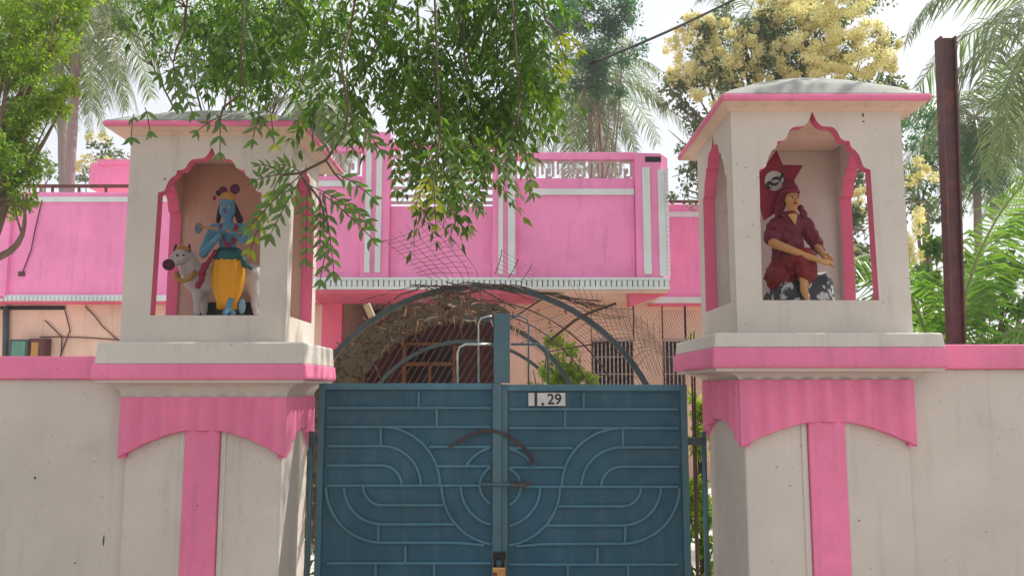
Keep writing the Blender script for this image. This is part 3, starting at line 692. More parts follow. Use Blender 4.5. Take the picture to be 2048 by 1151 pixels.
# ground floor wall in salmon with openings
def gwall(px0, px1, py0, py1, nm='ground_wall', mat=None, Y=HG): return PB(px0,py0,px1,py1,Y,.2,mat=mat or M['salmon'],name=nm)
zg = 965
gwall(0,640,603,zg); gwall(640,680,585,zg,'porch_frame',M['hrose']); 
gwall(1000,1183,579,zg); gwall(1183,1268,579,680); gwall(1183,1268,800,zg); gwall(1268,1326,579,zg); gwall(1326,1372,579,680); gwall(1326,1372,800,zg); gwall(1372,1560,612,zg)
gwall(680,1000,589,601,'porch_lintel',M['hrose']); gwall(680,1000,568,572,'porch_lintel',M['hrose'])
for x in range(688,1000,48): gwall(x,x+5,572,589,'vent_bar',M['hrose'])
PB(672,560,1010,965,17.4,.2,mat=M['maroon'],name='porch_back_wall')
MB().box(W(680,600,HG).x-.1,W(680,600,HG).x,HG+.2,17.4,0,3.4).build('porch_side_wall', M['salmon'], house)
MB().box(W(1000,600,HG).x,W(1000,600,HG).x+.1,HG+.2,17.4,0,3.4).build('porch_side_wall', M['salmon'], house)
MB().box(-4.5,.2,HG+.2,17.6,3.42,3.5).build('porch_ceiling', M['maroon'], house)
# diagonal grille of the porch opening
gb = MB()
for i in range(26):
    x0 = 660+i*14; gb.tube([W(x0,770,HG+.1), W(x0+100,600,HG+.1)], .012, 5, cap=False)
gb.build('porch_grille', M['rust'], house)
# door with yellow frame in the porch
fy = 17.2
for a,b,c,d in ((804,684,812,800),(856,726,862,800),(905,684,913,800),(804,724,913,731),(804,684,913,690)):
    PB(a,b,c,d,fy,.06,mat=M['yellowwood'],name='door_frame')
PB(812,690,905,800,fy+.03,.03,mat=M['dark'],name='door_panel')
PB(925,650,1000,800,fy,.05,mat=M['maroon'],name='door_panel')
# windows with vertical bars
for x0, x1 in ((1183,1268),(1326,1372)):
    f_ = PB(x0,676,x1,682,HG-.02,.1,mat=M['jali'],name='window')
    g_ = PB(x0+2,682,x1-2,800,HG+.15,.02,mat=M['dark'],name='pane'); g_.parent = f_
    for x in range(x0+4, x1, 8):
        s_ = PB(x,682,x+2.4,800,HG+.03,.02,mat=M['jali'],name='window_bar'); s_.parent = f_
    for y in (712,746,778): s_ = PB(x0,y,x1,y+2.5,HG+.055,.02,mat=M['jali'],name='window_bar'); s_.parent = f_
# upper room behind the centre balcony roof
MB().box(W(620,500,HG).x,W(1320,500,HG).x,HG,20,3.55,4.05).build('upper_floor', M['hpink'], house)
MB().box(-9.5,5.2,HW+.4,22,3.3,3.5).build('roof_slab', M['salmon'], house)
MB().box(-9.5,-3.9,HG+.2,21.8,0,3.3).build('house_body', M['salmon'], house); MB().box(.4,5,17.6,21.8,0,3.3).build('house_body', M['salmon'], house)
# left facade details
PB(0,611,130,619,HG-.02,.02,mat=M['dark'],name='vent_slot')
MB().tube([W(12,612,HG-.06), W(10,760,HG-.06)], .05, 8).build('drain_pipe', M['arch'], house, smooth=True)
mt_ = PB(18,678,55,712,HG-.3,.28,mat=M['arch'],name='meter_box',bevel=.01); g_ = PB(23,682,50,712,HG-.31,.01,mat=flat('green_glass',(.10,.25,.18),.15),name='meter_glass'); g_.parent = mt_
mt2 = PB(57,676,88,712,HG-.25,.23,mat=M['maroon'],name='switch_box',bevel=.01); g_ = PB(62,684,76,712,HG-.26,.01,mat=M['yellowwood'],name='switch_panel'); g_.parent = mt2
wb = MB()
for P in ([(80,673),(124,673),(180,675),(262,681)],[(124,673),(122,712)],[(170,612),(190,632),(205,652),(236,680)],[(90,640),(124,673)],[(130,620),(140,660),(120,712)],[(84,400),(70,460),(62,500),(44,548)]):
    MB().tube([W(x,y,(HG if P[0][1] > 600 else HW)-.03) for x,y in P], .011, 5).build('wall_wire', M['maroon'], house)
PB(38,543,50,552,HW,.01,mat=M['maroon'],name='wire_bracket',proud=.03)
wb = MB()
wb.tube([W(755,548,HY-.1), W(985,560,HY-.1)], .004, 4)
# ------------------------------------------------------------------ steel post and overhead cable
t = thing('steel_post', 'tall rusty steel channel post rising behind the right compound wall', 'post', (3.0,5.6,0))
a0, a1, b0, b1 = W(1876,76,5.35), W(1909,82,5.35), W(1900,690,5.35), W(1928,690,5.35)
def chan(mb, x0, x1, f0, f1):
    pass
k = 5.35
dirv = Vector((b0.x-a0.x, 0, b0.z-a0.z)); ex = b0.x + dirv.x*(1.95)/abs(dirv.z)
def post_box(u0,u1,y0,y1,nm,mt):
    mb = MB(); vs = []
    for (l, r, z, dz) in ((b0.x-(a0.x-b0.x)*.9, b1.x-(a1.x-b1.x)*.9, b0.z-(a0.z-b0.z)*.9,0),(a0.x,a1.x,a0.z,0)):
        A_, B_ = l+(r-l)*u0, l+(r-l)*u1
        vs += [(A_,y0,z),(B_,y0,z),(B_,y1,z),(A_,y1,z)]
    mb.add(vs,[(0,3,2,1),(4,5,6,7),(0,1,5,4),(1,2,6,5),(2,3,7,6),(3,0,4,7)]); return mb.build(nm, mt, t)
post_box(0,.12,k-.03,k+.05,'flange',M['railpost']); post_box(.88,1,k-.03,k+.05,'flange',M['railpost']); post_box(.12,.88,k,k+.014,'web',M['railpost'])
cb = MB(); P = []
for i in range(21): s = i/20; p = W(1180+ 420*s, 128-200*s+10*math.sin(math.pi*s), 9+3*s); P.append(p)
tag(MB().tube(P, .017, 7).build('overhead_cable', M['cable'], smooth=True), 'dark overhead cable slanting up beside the flowering tree', 'cable')

# ------------------------------------------------------------------ statues
FOLD = bpy.data.textures.new('folds','WOOD'); FOLD.wood_type = 'BANDNOISE'; FOLD.noise_scale = .035; FOLD.turbulence = 5
def skin(name, V, E, mats, parent, sub=2, root=0):
    """one continuous surface grown round a skeleton: tapered limbs and round joints fused by a fine voxel remesh"""
    mb = MB(); k = .90
    for v in V: mb.ball(v[:3], v[3]*k, 0, 14, 10)
    for i, j in E:
        p, q = Vector(V[i][:3]), Vector(V[j][:3]); n = 6; r0, r1 = V[i][3]*k, V[j][3]*k
        mb.tube([p.lerp(q, t/n) for t in range(n+1)], [r0+(r1-r0)*(t/n) for t in range(n+1)], 14)
    o = mb.build(name, mats, parent, smooth=True)
    rm = o.modifiers.new('remesh','REMESH'); rm.mode = 'VOXEL'; rm.voxel_size = .0055 if len(V) > 4 else .0042; rm.use_smooth_shade = True
    sm = o.modifiers.new('smooth','SMOOTH'); sm.factor = .5; sm.iterations = 9
    if mats.name in ('maroon_cloth','robe_red','robe_lower','green_belt'):
        dp = o.modifiers.new('folds','DISPLACE'); dp.texture = FOLD; dp.strength = .014; dp.mid_level = .5; dp.texture_coords = 'GLOBAL'
    return o
def paint(name, col, rough=.55): return plaster(name, col, dirt=[x*.45 for x in col], amount=.35, rough=rough, bump=.35, streak=.2, fade=.2)
bluesk = paint('blue_skin',(.09,.22,.33)); dh = paint('yellow_dhoti',(.62,.28,.015)); greens = paint('green_belt',(.02,.10,.10)); maroon = paint('maroon_cloth',(.22,.025,.05))
cow_m = paint('cow_white',(.48,.44,.44)); robe = paint('robe_red',(.14,.018,.034)); robe2 = paint('robe_lower',(.18,.018,.02)); skinm = paint('painted_skin',(.50,.27,.11)); gold = paint('gold_paint',(.42,.22,.06))
rockm, t_, b_ = nodes('spotted_rock'); vor = t_.nodes.new('ShaderNodeTexVoronoi'); vor.inputs['Scale'].default_value = 17
dn_ = t_.nodes.new('ShaderNodeTexNoise'); dn_.inputs['Scale'].default_value = 14; vm_ = t_.nodes.new('ShaderNodeVectorMath'); vm_.operation = 'MULTIPLY_ADD'; vm_.inputs[1].default_value = (.12,.12,.12); t_.links.new(dn_.outputs['Color'], vm_.inputs[0]); t_.links.new(pos(t_), vm_.inputs[2]); t_.links.new(pos(t_), dn_.inputs['Vector']); t_.links.new(vm_.outputs[0], vor.inputs['Vector']); t_.links.new(mixc(t_, ramp(t_, vor.outputs['Distance'], .32, .42), (.42,.42,.44), (.022,.026,.035)), b_.inputs['Base Color'])
purple = paint('purple_paint',(.10,.02,.06)); hairb = paint('statue_hair',(.03,.02,.02))

# --- flute player with cow, in the left niche; sill z = 2.102
SY = 5.42; zf = 2.103
def S(px, py, dy=0): return tuple(W(px, py, SY+dy))
def SV(px, py, r, dy=0): p = W(px, py, SY+dy); return (p.x, p.y, p.z, r)
krs = thing('flute_player_statue', 'painted statue of a blue flute player in a yellow dhoti, in the left niche', 'statue', (W(455,620,SY).x, SY, zf))
V = [SV(455,520,.055), SV(456,492,.060), SV(457,466,.080), SV(457,446,.032), SV(456,440,.032), SV(455,422,.060), SV(455,406,.052),
     # right arm (viewer left): shoulder, elbow, wrist to the flute
     SV(430,458,.046), SV(410,496,.037,-.03), SV(406,508,.030,-.05), SV(428,482,.023,-.12), SV(444,464,.018,-.13),
     # left arm (viewer right)
     SV(482,458,.046), SV(498,472,.030,-.05), SV(490,482,.026,-.08), SV(470,470,.019,-.13),
     # legs
     SV(446,540,.045), SV(446,585,.032), SV(450,612,.024), SV(466,540,.045), SV(464,585,.032,-.02), SV(456,616,.022,-.05), SV(450,626,.020,-.10), SV(466,626,.020,-.06)]
E_ = [(0,1),(1,2),(2,3),(3,4),(4,5),(5,6),(2,7),(7,8),(8,9),(9,10),(10,11),(2,12),(12,13),(13,14),(14,15),(0,16),(16,17),(17,18),(18,23),(0,19),(19,20),(20,21),(21,22)]
skin('body', V, E_, bluesk, krs)
fc = W(455,419,SY-.010)
MB().ball((fc.x-.004,fc.y-.046,fc.z-.002),(.007,.012,.013)).build('nose', bluesk, krs, smooth=True)
for dx in (-.017,.015): 
    e = MB().ball((fc.x+dx,fc.y-.040,fc.z+.010),(.012,.007,.007)).build('eye', flat('eye_white',(.6,.6,.58),.4), krs, smooth=True)
    MB().ball((fc.x+dx,fc.y-.047,fc.z+.010),(.006,.004,.006),nu=8,nv=6).build('pupil', M['black'], e, smooth=True)
MB().ball((fc.x-.002,fc.y-.042,fc.z-.020),(.013,.007,.005)).build('mouth', maroon, krs, smooth=True)
# hair down to the shoulders
skin('hair', [SV(455,402,.050,.03), SV(440,420,.020,.03), SV(436,442,.018,.03), SV(472,420,.022,.03), SV(480,440,.026,.01)], [(0,1),(1,2),(0,3),(3,4)], hairb, krs)
# crown with feather
p = W(456,402,SY); 
cr = MB(); rings = []
for i,(r_,dz) in enumerate(((.044,0),(.048,.012),(.046,.03),(.05,.045),(.03,.06))):
    for j in range(16): a = 2*math.pi*j/16; cr.v.append((p.x+r_*math.cos(a), p.y+r_*.9*math.sin(a), p.z+dz)); 
cr.f = [(i*16+j,i*16+(j+1)%16,(i+1)*16+(j+1)%16,(i+1)*16+j) for i in range(4) for j in range(16)]+[tuple(64+j for j in range(16))]; cr.m = [0]*len(cr.f)
cr.build('crown', gold, krs, smooth=True)
for (x,y,r_) in ((446,382,.030),(470,378,.034),(437,386,.018)): q_ = W(x,y,SY-.01); MB().ball(q_,(r_,.018,r_*1.05)).build('crown_plume', purple if x > 440 else hairb, krs, smooth=True)
q_ = W(429,396,SY); MB().ball(q_,(.012,.008,.016)).build('ear_ornament', maroon, krs, smooth=True)
# flute, held across to the viewer's left, hands on it
MB().tube([W(398,452,SY-.14), W(482,466,SY-.16)], .0085, 8).build('flute', gold, krs, smooth=True)
ff = MB()
for k in range(5): w_ = W(438+3.4*k,461+.6*k,SY-.155); MB().tube([w_+Vector((0,.01,-.013)), w_+Vector((0,-.012,0)), w_+Vector((0,-.004,.012))], [.0062,.006,.004], 6).build('finger', bluesk, krs, smooth=True)
for k in range(5): w_ = W(462+3.4*k,465+.6*k,SY-.165); MB().tube([w_+Vector((0,.01,-.013)), w_+Vector((0,-.012,0)), w_+Vector((0,-.004,.012))], [.0062,.006,.004], 6).build('finger', bluesk, krs, smooth=True)
q_ = W(397,456,SY-.13); MB().ball(q_,(.027,.010,.036)).build('flute_tassel', paint('blue_grey_paint',(.12,.15,.2)), krs, smooth=True)
# necklace and dhoti: skirt lofted with pleats
def skirt(rows, m, nm, parent, pleat=.0, nfold=14):
    mb = MB(); nn = 56
    for (cx_,cy_,cz_,rx_,ry_) in rows:
        for j in range(nn):
            a = 2*math.pi*j/nn; f = 1+pleat*math.sin(a*nfold)
            mb.v.append((cx_+rx_*f*math.cos(a), cy_+ry_*f*math.sin(a), cz_))
    mb.f = [(i*nn+j,i*nn+(j+1)%nn,(i+1)*nn+(j+1)%nn,(i+1)*nn+j) for i in range(len(rows)-1) for j in range(nn)]+[tuple(range(nn)),tuple((len(rows)-1)*nn+j for j in range(nn))]
    mb.m = [0]*len(mb.f); return mb.build(nm, m, parent, smooth=True)
def row(px, py, hw, ry, Y=SY): w_ = W(px,py,Y); return (w_.x,Y,w_.z,hw*Y/F,ry)
skirt([row(458,512,25,.066),row(457,525,30,.080),row(456,545,33,.088),row(455,568,31,.084),row(455,588,26,.072),row(454,602,20,.060),row(454,618,19,.056)], dh, 'dhoti', krs, .045, 13)
skirt([row(458,497,22,.058),row(458,505,27,.074),row(458,516,29,.080),row(457,522,28,.078)], greens, 'belt', krs, .02, 8)
skin('sash', [SV(430,505,.020,-.06), SV(412,530,.024,-.07), SV(404,552,.026,-.06), SV(396,572,.014,-.05)], [(0,1),(1,2),(2,3)], maroon, krs)
skin('scarf_end', [SV(482,512,.018,-.03), SV(490,530,.018,-.02), SV(500,536,.012,-.02)], [(0,1),(1,2)], greens, krs)
skin('garland', [SV(441,452,.011,-.05), SV(446,480,.011,-.09), SV(456,492,.012,-.10), SV(468,480,.011,-.09), SV(472,452,.011,-.05)], [(0,1),(1,2),(2,3),(3,4)], maroon, krs, 1)

cow = thing('cow_statue', 'painted white cow statue standing behind the flute player in the left niche', 'statue', (W(430,620,SY+.1).x, SY+.12, zf))
cy = .16
V = [SV(470,555,.115,cy), SV(430,556,.115,cy), SV(394,556,.105,cy-.03), SV(380,536,.080,cy-.08), SV(370,514,.068,cy-.13), SV(361,513,.060,cy-.18), SV(349,521,.045,cy-.22), SV(341,526,.036,cy-.245),
     SV(396,586,.040,cy-.04), SV(394,606,.026,cy-.04), SV(394,624,.026,cy-.04), SV(408,588,.038,cy+.06), SV(408,624,.024,cy+.06),
     SV(505,555,.110,cy+.02), SV(512,590,.04,cy-.04), SV(508,608,.024,cy-.04), SV(512,624,.024,cy-.04), SV(520,590,.04,cy+.06), SV(516,624,.024,cy+.06)]
E_ = [(0,1),(1,2),(2,3),(3,4),(4,5),(5,6),(6,7),(2,8),(8,9),(9,10),(2,11),(11,12),(0,13),(13,14),(14,15),(15,16),(13,17),(17,18)]
skin('body', V, E_, cow_m, cow)
q_ = W(337,529,SY+cy-.27); MB().ball(q_,(.040,.034,.038)).build('muzzle', purple, cow, smooth=True)
for x, y, rx in ((351,494,.012),(378,494,.013)): q_ = W(x,y,SY+cy-.16); MB().tube([q_+Vector((0,0,-.03)),q_,q_+Vector((.004,0,.022))],[.014,.012,.003],8).build('horn', purple, cow, smooth=True)
q_ = W(366,498,SY+cy-.17); MB().ball(q_,(.050,.04,.02)).build('forehead_patch', gold, cow, smooth=True)
for x in (355,367): q_ = W(x,510,SY+cy-.245); MB().ball(q_,(.009,.006,.007)).build('eye', M['black'], cow, smooth=True)
q_ = W(386,512,SY+cy-.12); MB().ball(q_,(.022,.012,.032)).build('ear', cow_m, cow, smooth=True)
MB().tube([W(352,545,SY+cy-.14),W(354,557,SY+cy-.17),W(366,562,SY+cy-.18),W(380,556,SY+cy-.18),W(392,542,SY+cy-.16)], .016, 8).build('neck_garland', gold, cow, smooth=True)
# dark base blocks on the niche floor
q0, q1 = W(400,594,SY+.3), W(518,594,SY+.3)
tag(MB().box(q0.x,q1.x-.03,SY+.28,SY+.37,zf,zf+.14).build('dark_plinth', M['blackgloss'], bevel=.01), 'dark block on the floor behind the white cow statue', 'plinth')
tag(MB().ball(W(484,612,SY-.02),(.024,.02,.05)).build('small_blue_idol', paint('pale_blue',(.18,.28,.38)), smooth=True), 'small pale blue stone at the feet of the flute player', 'idol')

# --- seated figure in the right niche; sill z = 2.165
SY2 = 5.22; zf2 = 2.166
def T(px, py, r, dy=0): p = W(px, py, SY2+dy); return (p.x, p.y, p.z, r)
sai = thing('seated_figure_statue', 'painted statue of a seated figure in maroon robe and head cloth, in the right niche', 'statue', (W(1590,598,SY2).x, SY2, zf2))
# skin coloured body: head, neck, arms, bare shin and feet
V = [T(1577,478,.065), T(1580,442,.050), T(1583,424,.030,-.01), T(1585,400,.052,-.03), T(1583,386,.036,-.02),
     T(1550,450,.036), T(1546,486,.034,-.09), T(1598,506,.026,-.20), T(1638,520,.019,-.27), T(1654,526,.020,-.28),
     T(1610,450,.036,.02), T(1632,490,.030,-.03), T(1651,516,.019,-.22),
     T(1577,530,.06), T(1609,520,.042,-.19), T(1608,580,.027,-.20), T(1614,594,.022,-.26)]
E_ = [(0,1),(1,2),(2,3),(3,4),(1,5),(5,6),(6,7),(7,8),(8,9),(1,10),(10,11),(11,12),(0,13),(13,14),(14,15),(15,16)]
skin('body', V, E_, skinm, sai)
# fingers of the two hands
fg = MB()
for k in range(5):
    w_ = W(1650+2.2*k,519+3.2*k-(k==4)*6,SY2-.245+.006*k); l = (.030,.038,.040,.035,.026)[k]
    MB().tube([w_, w_+Vector((l*.5,-.012,-.004)), w_+Vector((l*.7,-.012,-l*.6))], [.008,.007,.005], 6).build('finger', skinm, sai, smooth=True)
    w2 = W(1650+2.0*k,509+2.6*k,SY2-.215); MB().tube([w2, w2+Vector((l*.55,-.01,.002)), w2+Vector((l*.8,-.014,-l*.4))], [.008,.007,.005], 6).build('finger', skinm, sai, smooth=True)
# robe: upper shirt with sleeves, lower cloth over knee
skin('shirt', [T(1574,525,.105), T(1577,495,.110), T(1578,455,.088), T(1580,438,.068), T(1550,450,.058), T(1545,474,.058,-.055), T(1609,450,.056,.02), T(1630,484,.054,-.02), T(1637,498,.044,-.06)],
     [(0,1),(1,2),(2,3),(2,4),(4,5),(2,6),(6,7),(7,8)], robe, sai)
q_ = W(1586,438,SY2-.078); MB().add([q_+Vector((-.03,.0,.03)),q_+Vector((.03,.0,.03)),q_+Vector((.004,-.028,-.045)),q_+Vector((0,-.012,.035))],[(0,2,3),(3,2,1)]).build('neckline', skinm, sai)
skin('lower_robe', [T(1573,540,.118), T(1557,555,.098,-.06), T(1592,528,.092,-.10), T(1610,518,.076,-.17), T(1613,549,.066,-.19), T(1574,575,.085,-.06)], [(0,1),(0,2),(2,3),(3,4),(1,5)], robe2, sai)
# head cloth: cap, knot and tail behind the shoulder
hc = W(1581,386,SY2-.02)
skin('head_cloth', [T(1581,380,.049,-.012), T(1577,368,.038,0), T(1566,395,.034,.03), T(1558,420,.030,.04), T(1552,446,.022,.04)], [(0,1),(0,2),(2,3),(3,4)], robe, sai)
MB().tube([(hc.x+.052*math.cos(2*math.pi*i/20),hc.y+.05*math.sin(2*math.pi*i/20)-.004,hc.z+.004) for i in range(21)], .009, 8, cap=False).build('head_band', maroon, sai, smooth=True)
skin('shawl', [T(1601,415,.018,-.0), T(1612,440,.024,.0), T(1626,470,.024,.0), T(1637,500,.018,.0)], [(0,1),(1,2),(2,3)], robe, sai)
fc = W(1583,402,SY2-.040)
MB().tube([(fc.x+.012,fc.y-.036,fc.z+.012),(fc.x+.018,fc.y-.052,fc.z-.008),(fc.x+.010,fc.y-.04,fc.z-.013)],[.005,.008,.007],8).build('nose', skinm, sai, smooth=True)
for dx in (-.008,.028):
    e = MB().ball((fc.x+dx,fc.y-.036,fc.z+.012),(.011,.007,.007)).build('eye', flat('eye_white2',(.55,.52,.48),.4), sai, smooth=True)
    MB().ball((fc.x+dx+.001,fc.y-.0415,fc.z+.012),(.006,.004,.006),nu=8,nv=6).build('pupil', M['black'], e, smooth=True)
    MB().tube([(fc.x+dx-.009,fc.y-.04,fc.z+.022),(fc.x+dx,fc.y-.043,fc.z+.0255),(fc.x+dx+.009,fc.y-.04,fc.z+.022)],.002,6).build('eyebrow', M['black'], sai, smooth=True)
MB().ball((fc.x+.012,fc.y-.038,fc.z-.024),(.015,.007,.006)).build('mouth', paint('lips',(.30,.05,.05)), sai, smooth=True)
skin('chin', [T(1585,410,.022,-.045), T(1584,408,.026,-.035)], [(0,1)], skinm, sai, 1)
MB().ball((fc.x-.034,fc.y-.0,fc.z+.002),(.007,.011,.015)).build('ear', skinm, sai, smooth=True)
# cut-out star halo and disc behind the head
def plate(pts, Y, d, m, nm, parent, bev=.004):
    P = [W(x,y,Y) for x,y in pts]; n = len(P)
    return MB().add([(p.x,Y,p.z) for p in P]+[(p.x,Y+d,p.z) for p in P],[tuple(range(n)),tuple(range(2*n-1,n-1,-1))]+[(i,(i+1)%n,n+(i+1)%n,n+i) for i in range(n)]).build(nm,m,parent,bevel=bev)
plate([(1520,345),(1532,330),(1554,300),(1566,329),(1607,330),(1589,360),(1600,392),(1560,420),(1530,440),(1518,400)], SY2+.10, .03, paint('halo_red',(.27,.022,.045)), 'halo', sai)
dc = W(1549,361,SY2+.085); dp = [(dc.x+.062*math.cos(2*math.pi*i/28),dc.z+.066*math.sin(2*math.pi*i/28)) for i in range(28)]
disc = MB().add([(x,SY2+.085,z) for x,z in dp]+[(x,SY2+.099,z) for x,z in dp],[tuple(range(28)),tuple(range(55,27,-1))]+[(i,(i+1)%28,28+(i+1)%28,28+i) for i in range(28)]).build('halo_disc', flat('disc_white',(.52,.51,.52),.5), sai)
for cx_, cy_, rr_, q0_, q1_ in ((1548,358,11,200,330),(1552,366,10,20,150),(1541,370,6,60,300),(1560,350,5,250,420)):
    MB().tube([W(cx_+rr_*math.cos(R(q0_+(q1_-q0_)*i/8)), cy_-rr_*math.sin(R(q0_+(q1_-q0_)*i/8)), SY2+.083) for i in range(9)], [.004+.007*math.sin(math.pi*i/8) for i in range(9)], 6).build('disc_mark', M['black'], disc, smooth=True)
# spotted rock seat
rk = MB(); nn = 22
a, b = W(1527,560,SY2), W(1668,560,SY2); cxr = (a.x+b.x)/2; hxr = (b.x-a.x)/2+.01
for i in range(8):
    v = i/7; z = zf2+.002+(.19)*v
    for j in range(nn):
        q = 2*math.pi*j/nn; s = (1-.22*v**2)*(1+.06*math.sin(3*q+v*4)+.05*math.sin(7*q+i))
        c_, s_ = math.cos(q), math.sin(q); sq = 1/max(abs(c_),abs(s_))**.5
        rk.v.append((cxr+hxr*s*c_*sq*.88, SY2+.0+.19*s*s_*sq*.85, z+.012*math.sin(5*q)*(v > .9)))
rk.f = [(i*nn+j,i*nn+(j+1)%nn,(i+1)*nn+(j+1)%nn,(i+1)*nn+j) for i in range(7) for j in range(nn)]+[tuple(range(nn)),tuple(7*nn+j for j in range(nn))]; rk.m = [0]*len(rk.f)
rk.build('rock_seat', rockm, sai, smooth=True)

# ------------------------------------------------------------------ trees
def tube_path(a, b, bend, n=8):
    a, b = Vector(a), Vector(b); m = (a+b)/2+Vector(bend); return [a*(1-t)**2+m*2*t*(1-t)+b*t*t for t in [i/n for i in range(n+1)]]
def tree(name, label, cat, base, fork, clumps, dens, size, mat, tr=.16, bark=None, blossoms=None, group=None, asp=.42, droop=.5, twigs=3):
    t = thing(name, label, cat, tuple(base), group)
    bark = bark or M['bark']
    pts = tube_path(base, fork, (random.uniform(-.2,.2),random.uniform(-.2,.2),0), 10)
    MB().tube(pts, [tr*(1.15-.5*i/10) for i in range(11)], 12).build('trunk', bark, t, smooth=True)
    lb = MB()
    for c, r in clumps:
        P = tube_path(pts[random.randint(7,10)], c, (random.uniform(-.3,.3),random.uniform(-.3,.3),-.3), 8); lb.tube(P, [tr*.42*(1-.85*i/8) for i in range(9)], 7)
        for k in range(twigs):
            e = Vector(c)+Vector([random.uniform(-.85,.85)*q for q in r]); lb.tube(tube_path(P[random.randint(4,8)], e, (0,0,-.1), 5), [tr*.11*(1-.75*i/5) for i in range(6)], 5)
    lb.build('limbs', bark, t, smooth=True)
    crown('crown', clumps, dens, size, mat, t, droop=droop, asp=asp)
    if blossoms:
        cl, d, s, m = blossoms; crown('blossom', cl, d, s, m, t, droop=-.3, asp=.8, shell=.6)
    return t
def CL(px, py, rx, rz, Y, ry=None):
    p = W(px,py,Y); k = Y/F*1.02; return (tuple(p), (rx*k, (ry if ry else (rx+rz)/2*k), rz*k))
def base(px, Y): p = W(px,800,Y); return Vector((p.x, Y, 0))
# bright small-leaved tree at the left edge
tree('bright_tree', 'bright yellow-green small-leaved tree at the far left, over the wall', 'tree', base(-60,8.2), W(-40,380,8.2),
     [CL(30,60,110,110,8.2), CL(-10,190,110,100,8.2), CL(70,175,75,40,8.3), CL(20,290,70,90,8.0), CL(-30,380,80,60,8.1), CL(120,30,60,40,8.6), CL(130,200,35,40,8.6), CL(45,385,30,30,8), CL(30,-60,160,90,8.3), CL(20,130,80,110,8.4), CL(-20,40,110,110,8.5), CL(0,300,80,100,8.3), CL(110,70,50,40,8.7)],
     14000, .048, M['bright'], tr=.12)
# fine-leaved neem behind the left pillar
tree('neem_tree', 'fine-leaved dark green neem tree rising directly behind the left pillar roof', 'tree', base(440,8.8), W(470,240,8.8),
     [CL(470,90,85,90,8.8), CL(380,50,90,55,8.8), CL(560,60,90,70,8.9), CL(440,-20,180,60,8.8), CL(500,170,60,45,8.6), CL(600,140,50,50,9), CL(340,110,40,30,8.8), CL(640,20,90,60,9), CL(260,30,60,40,8.9), CL(470,40,120,60,9.2), CL(490,120,70,90,9), CL(400,10,90,60,9), CL(600,60,80,60,9.2)],
     8500, .046, M['neem'], tr=.045, bark=M['twig'], twigs=6)
# dark tree behind the balcony
tree('mango_tree', 'dark green dense tree above the balcony, between the palms', 'tree', base(1200,19), W(1200,250,19),
     [CL(1190,60,90,80,19), CL(1150,20,70,60,19), CL(1230,120,70,60,19), CL(1245,30,45,50,19), CL(1180,150,60,40,19), CL(1165,-40,120,50,19), CL(1195,100,70,60,19), CL(1170,190,50,40,19), CL(1215,180,40,40,19)],
     3600, .085, M['deep'], tr=.07)
# flowering cassia behind the right pillar
cas = [CL(1340,180,40,40,12.6), CL(1450,130,90,60,12.7), CL(1650,150,120,40,12.7), CL(1560,60,100,60,12.8), CL(1400,110,70,70,12.5), CL(1470,60,70,60,12.5), CL(1560,120,90,70,12.5), CL(1640,60,110,80,12.3), CL(1720,130,80,70,12.3), CL(1610,0,140,60,12.5), CL(1400,200,60,50,12.5), CL(1370,300,50,60,12.6), CL(1500,170,80,50,12.5), CL(1700,220,80,50,12.3), CL(1780,170,35,50,12.3), CL(1740,330,60,70,12.3), CL(1830,400,40,60,12.4), CL(1730,460,80,80,12.4), CL(1720,580,90,60,12.4), CL(1375,380,30,50,12.6)]
blo = [CL(1350,80,26,30,12.2), CL(1480,150,30,25,12.2), CL(1600,130,50,25,12), CL(1660,10,40,25,12), CL(1560,90,25,25,12.1), CL(1390,50,40,20,12.2), CL(1360,150,30,40,12.2), CL(1450,60,40,30,12.2), CL(1650,110,40,40,12), CL(1580,60,40,40,12.1), CL(1560,20,50,30,12.1), CL(1740,80,40,40,12), CL(1700,160,50,25,12), CL(1420,190,40,20,12.2), CL(1530,185,40,16,12.1), CL(1780,110,25,30,12), CL(1395,95,42,62,12.2), CL(1435,140,40,40,12.2), CL(1500,95,32,45,12.2), CL(1545,150,32,45,12.2), CL(1620,70,55,55,12), CL(1600,10,80,28,12.1), CL(1690,50,60,40,12), CL(1720,120,60,40,11.9), CL(1655,150,40,22,12), CL(1770,150,22,45,12), CL(1500,200,50,16,12.1), CL(1840,350,28,30,12.1), CL(1835,480,30,60,12.1), CL(1728,400,30,26,12.1), CL(1735,520,32,40,12.1), CL(1680,10,60,22,12.1)]
tree('flowering_cassia_tree', 'tree covered in cream yellow blossom behind the right pillar roof', 'tree', base(1560,12.8), W(1570,330,12.8), cas, 3000, .085, M['cassia'], tr=.17, blossoms=(blo, 26000, .032, M['blossom']))
tree('round_leafed_tree', 'blue-green tree between the right pillar and the rusty post', 'tree', base(1850,15), W(1850,420,15), [CL(1850,260,42,40,15), CL(1870,330,35,50,15), CL(1840,390,25,25,15), CL(1880,420,40,30,15)], 4600, .075, M['deep'], tr=.1)
tree('small_cassia_tree', 'small yellow-flowered tree beyond the roof rail on the left', 'tree', base(215,24), W(215,340,24), [CL(205,300,26,26,24), CL(170,340,40,22,24), CL(225,310,25,30,24)], 1600, .12, M['cassia'], tr=.1, blossoms=([CL(200,275,22,14,23.6), CL(165,325,30,14,23.6), CL(215,330,26,14,23.6)], 3000, .08, M['blossom']))
tree('far_tree', 'hazy bluish tree above the roof rail near the far left', 'tree', base(85,26), W(85,370,26), [CL(90,345,34,24,26), CL(60,330,24,20,26), CL(-10,350,60,40,26)], 1500, .13, M['deep'], tr=.12)

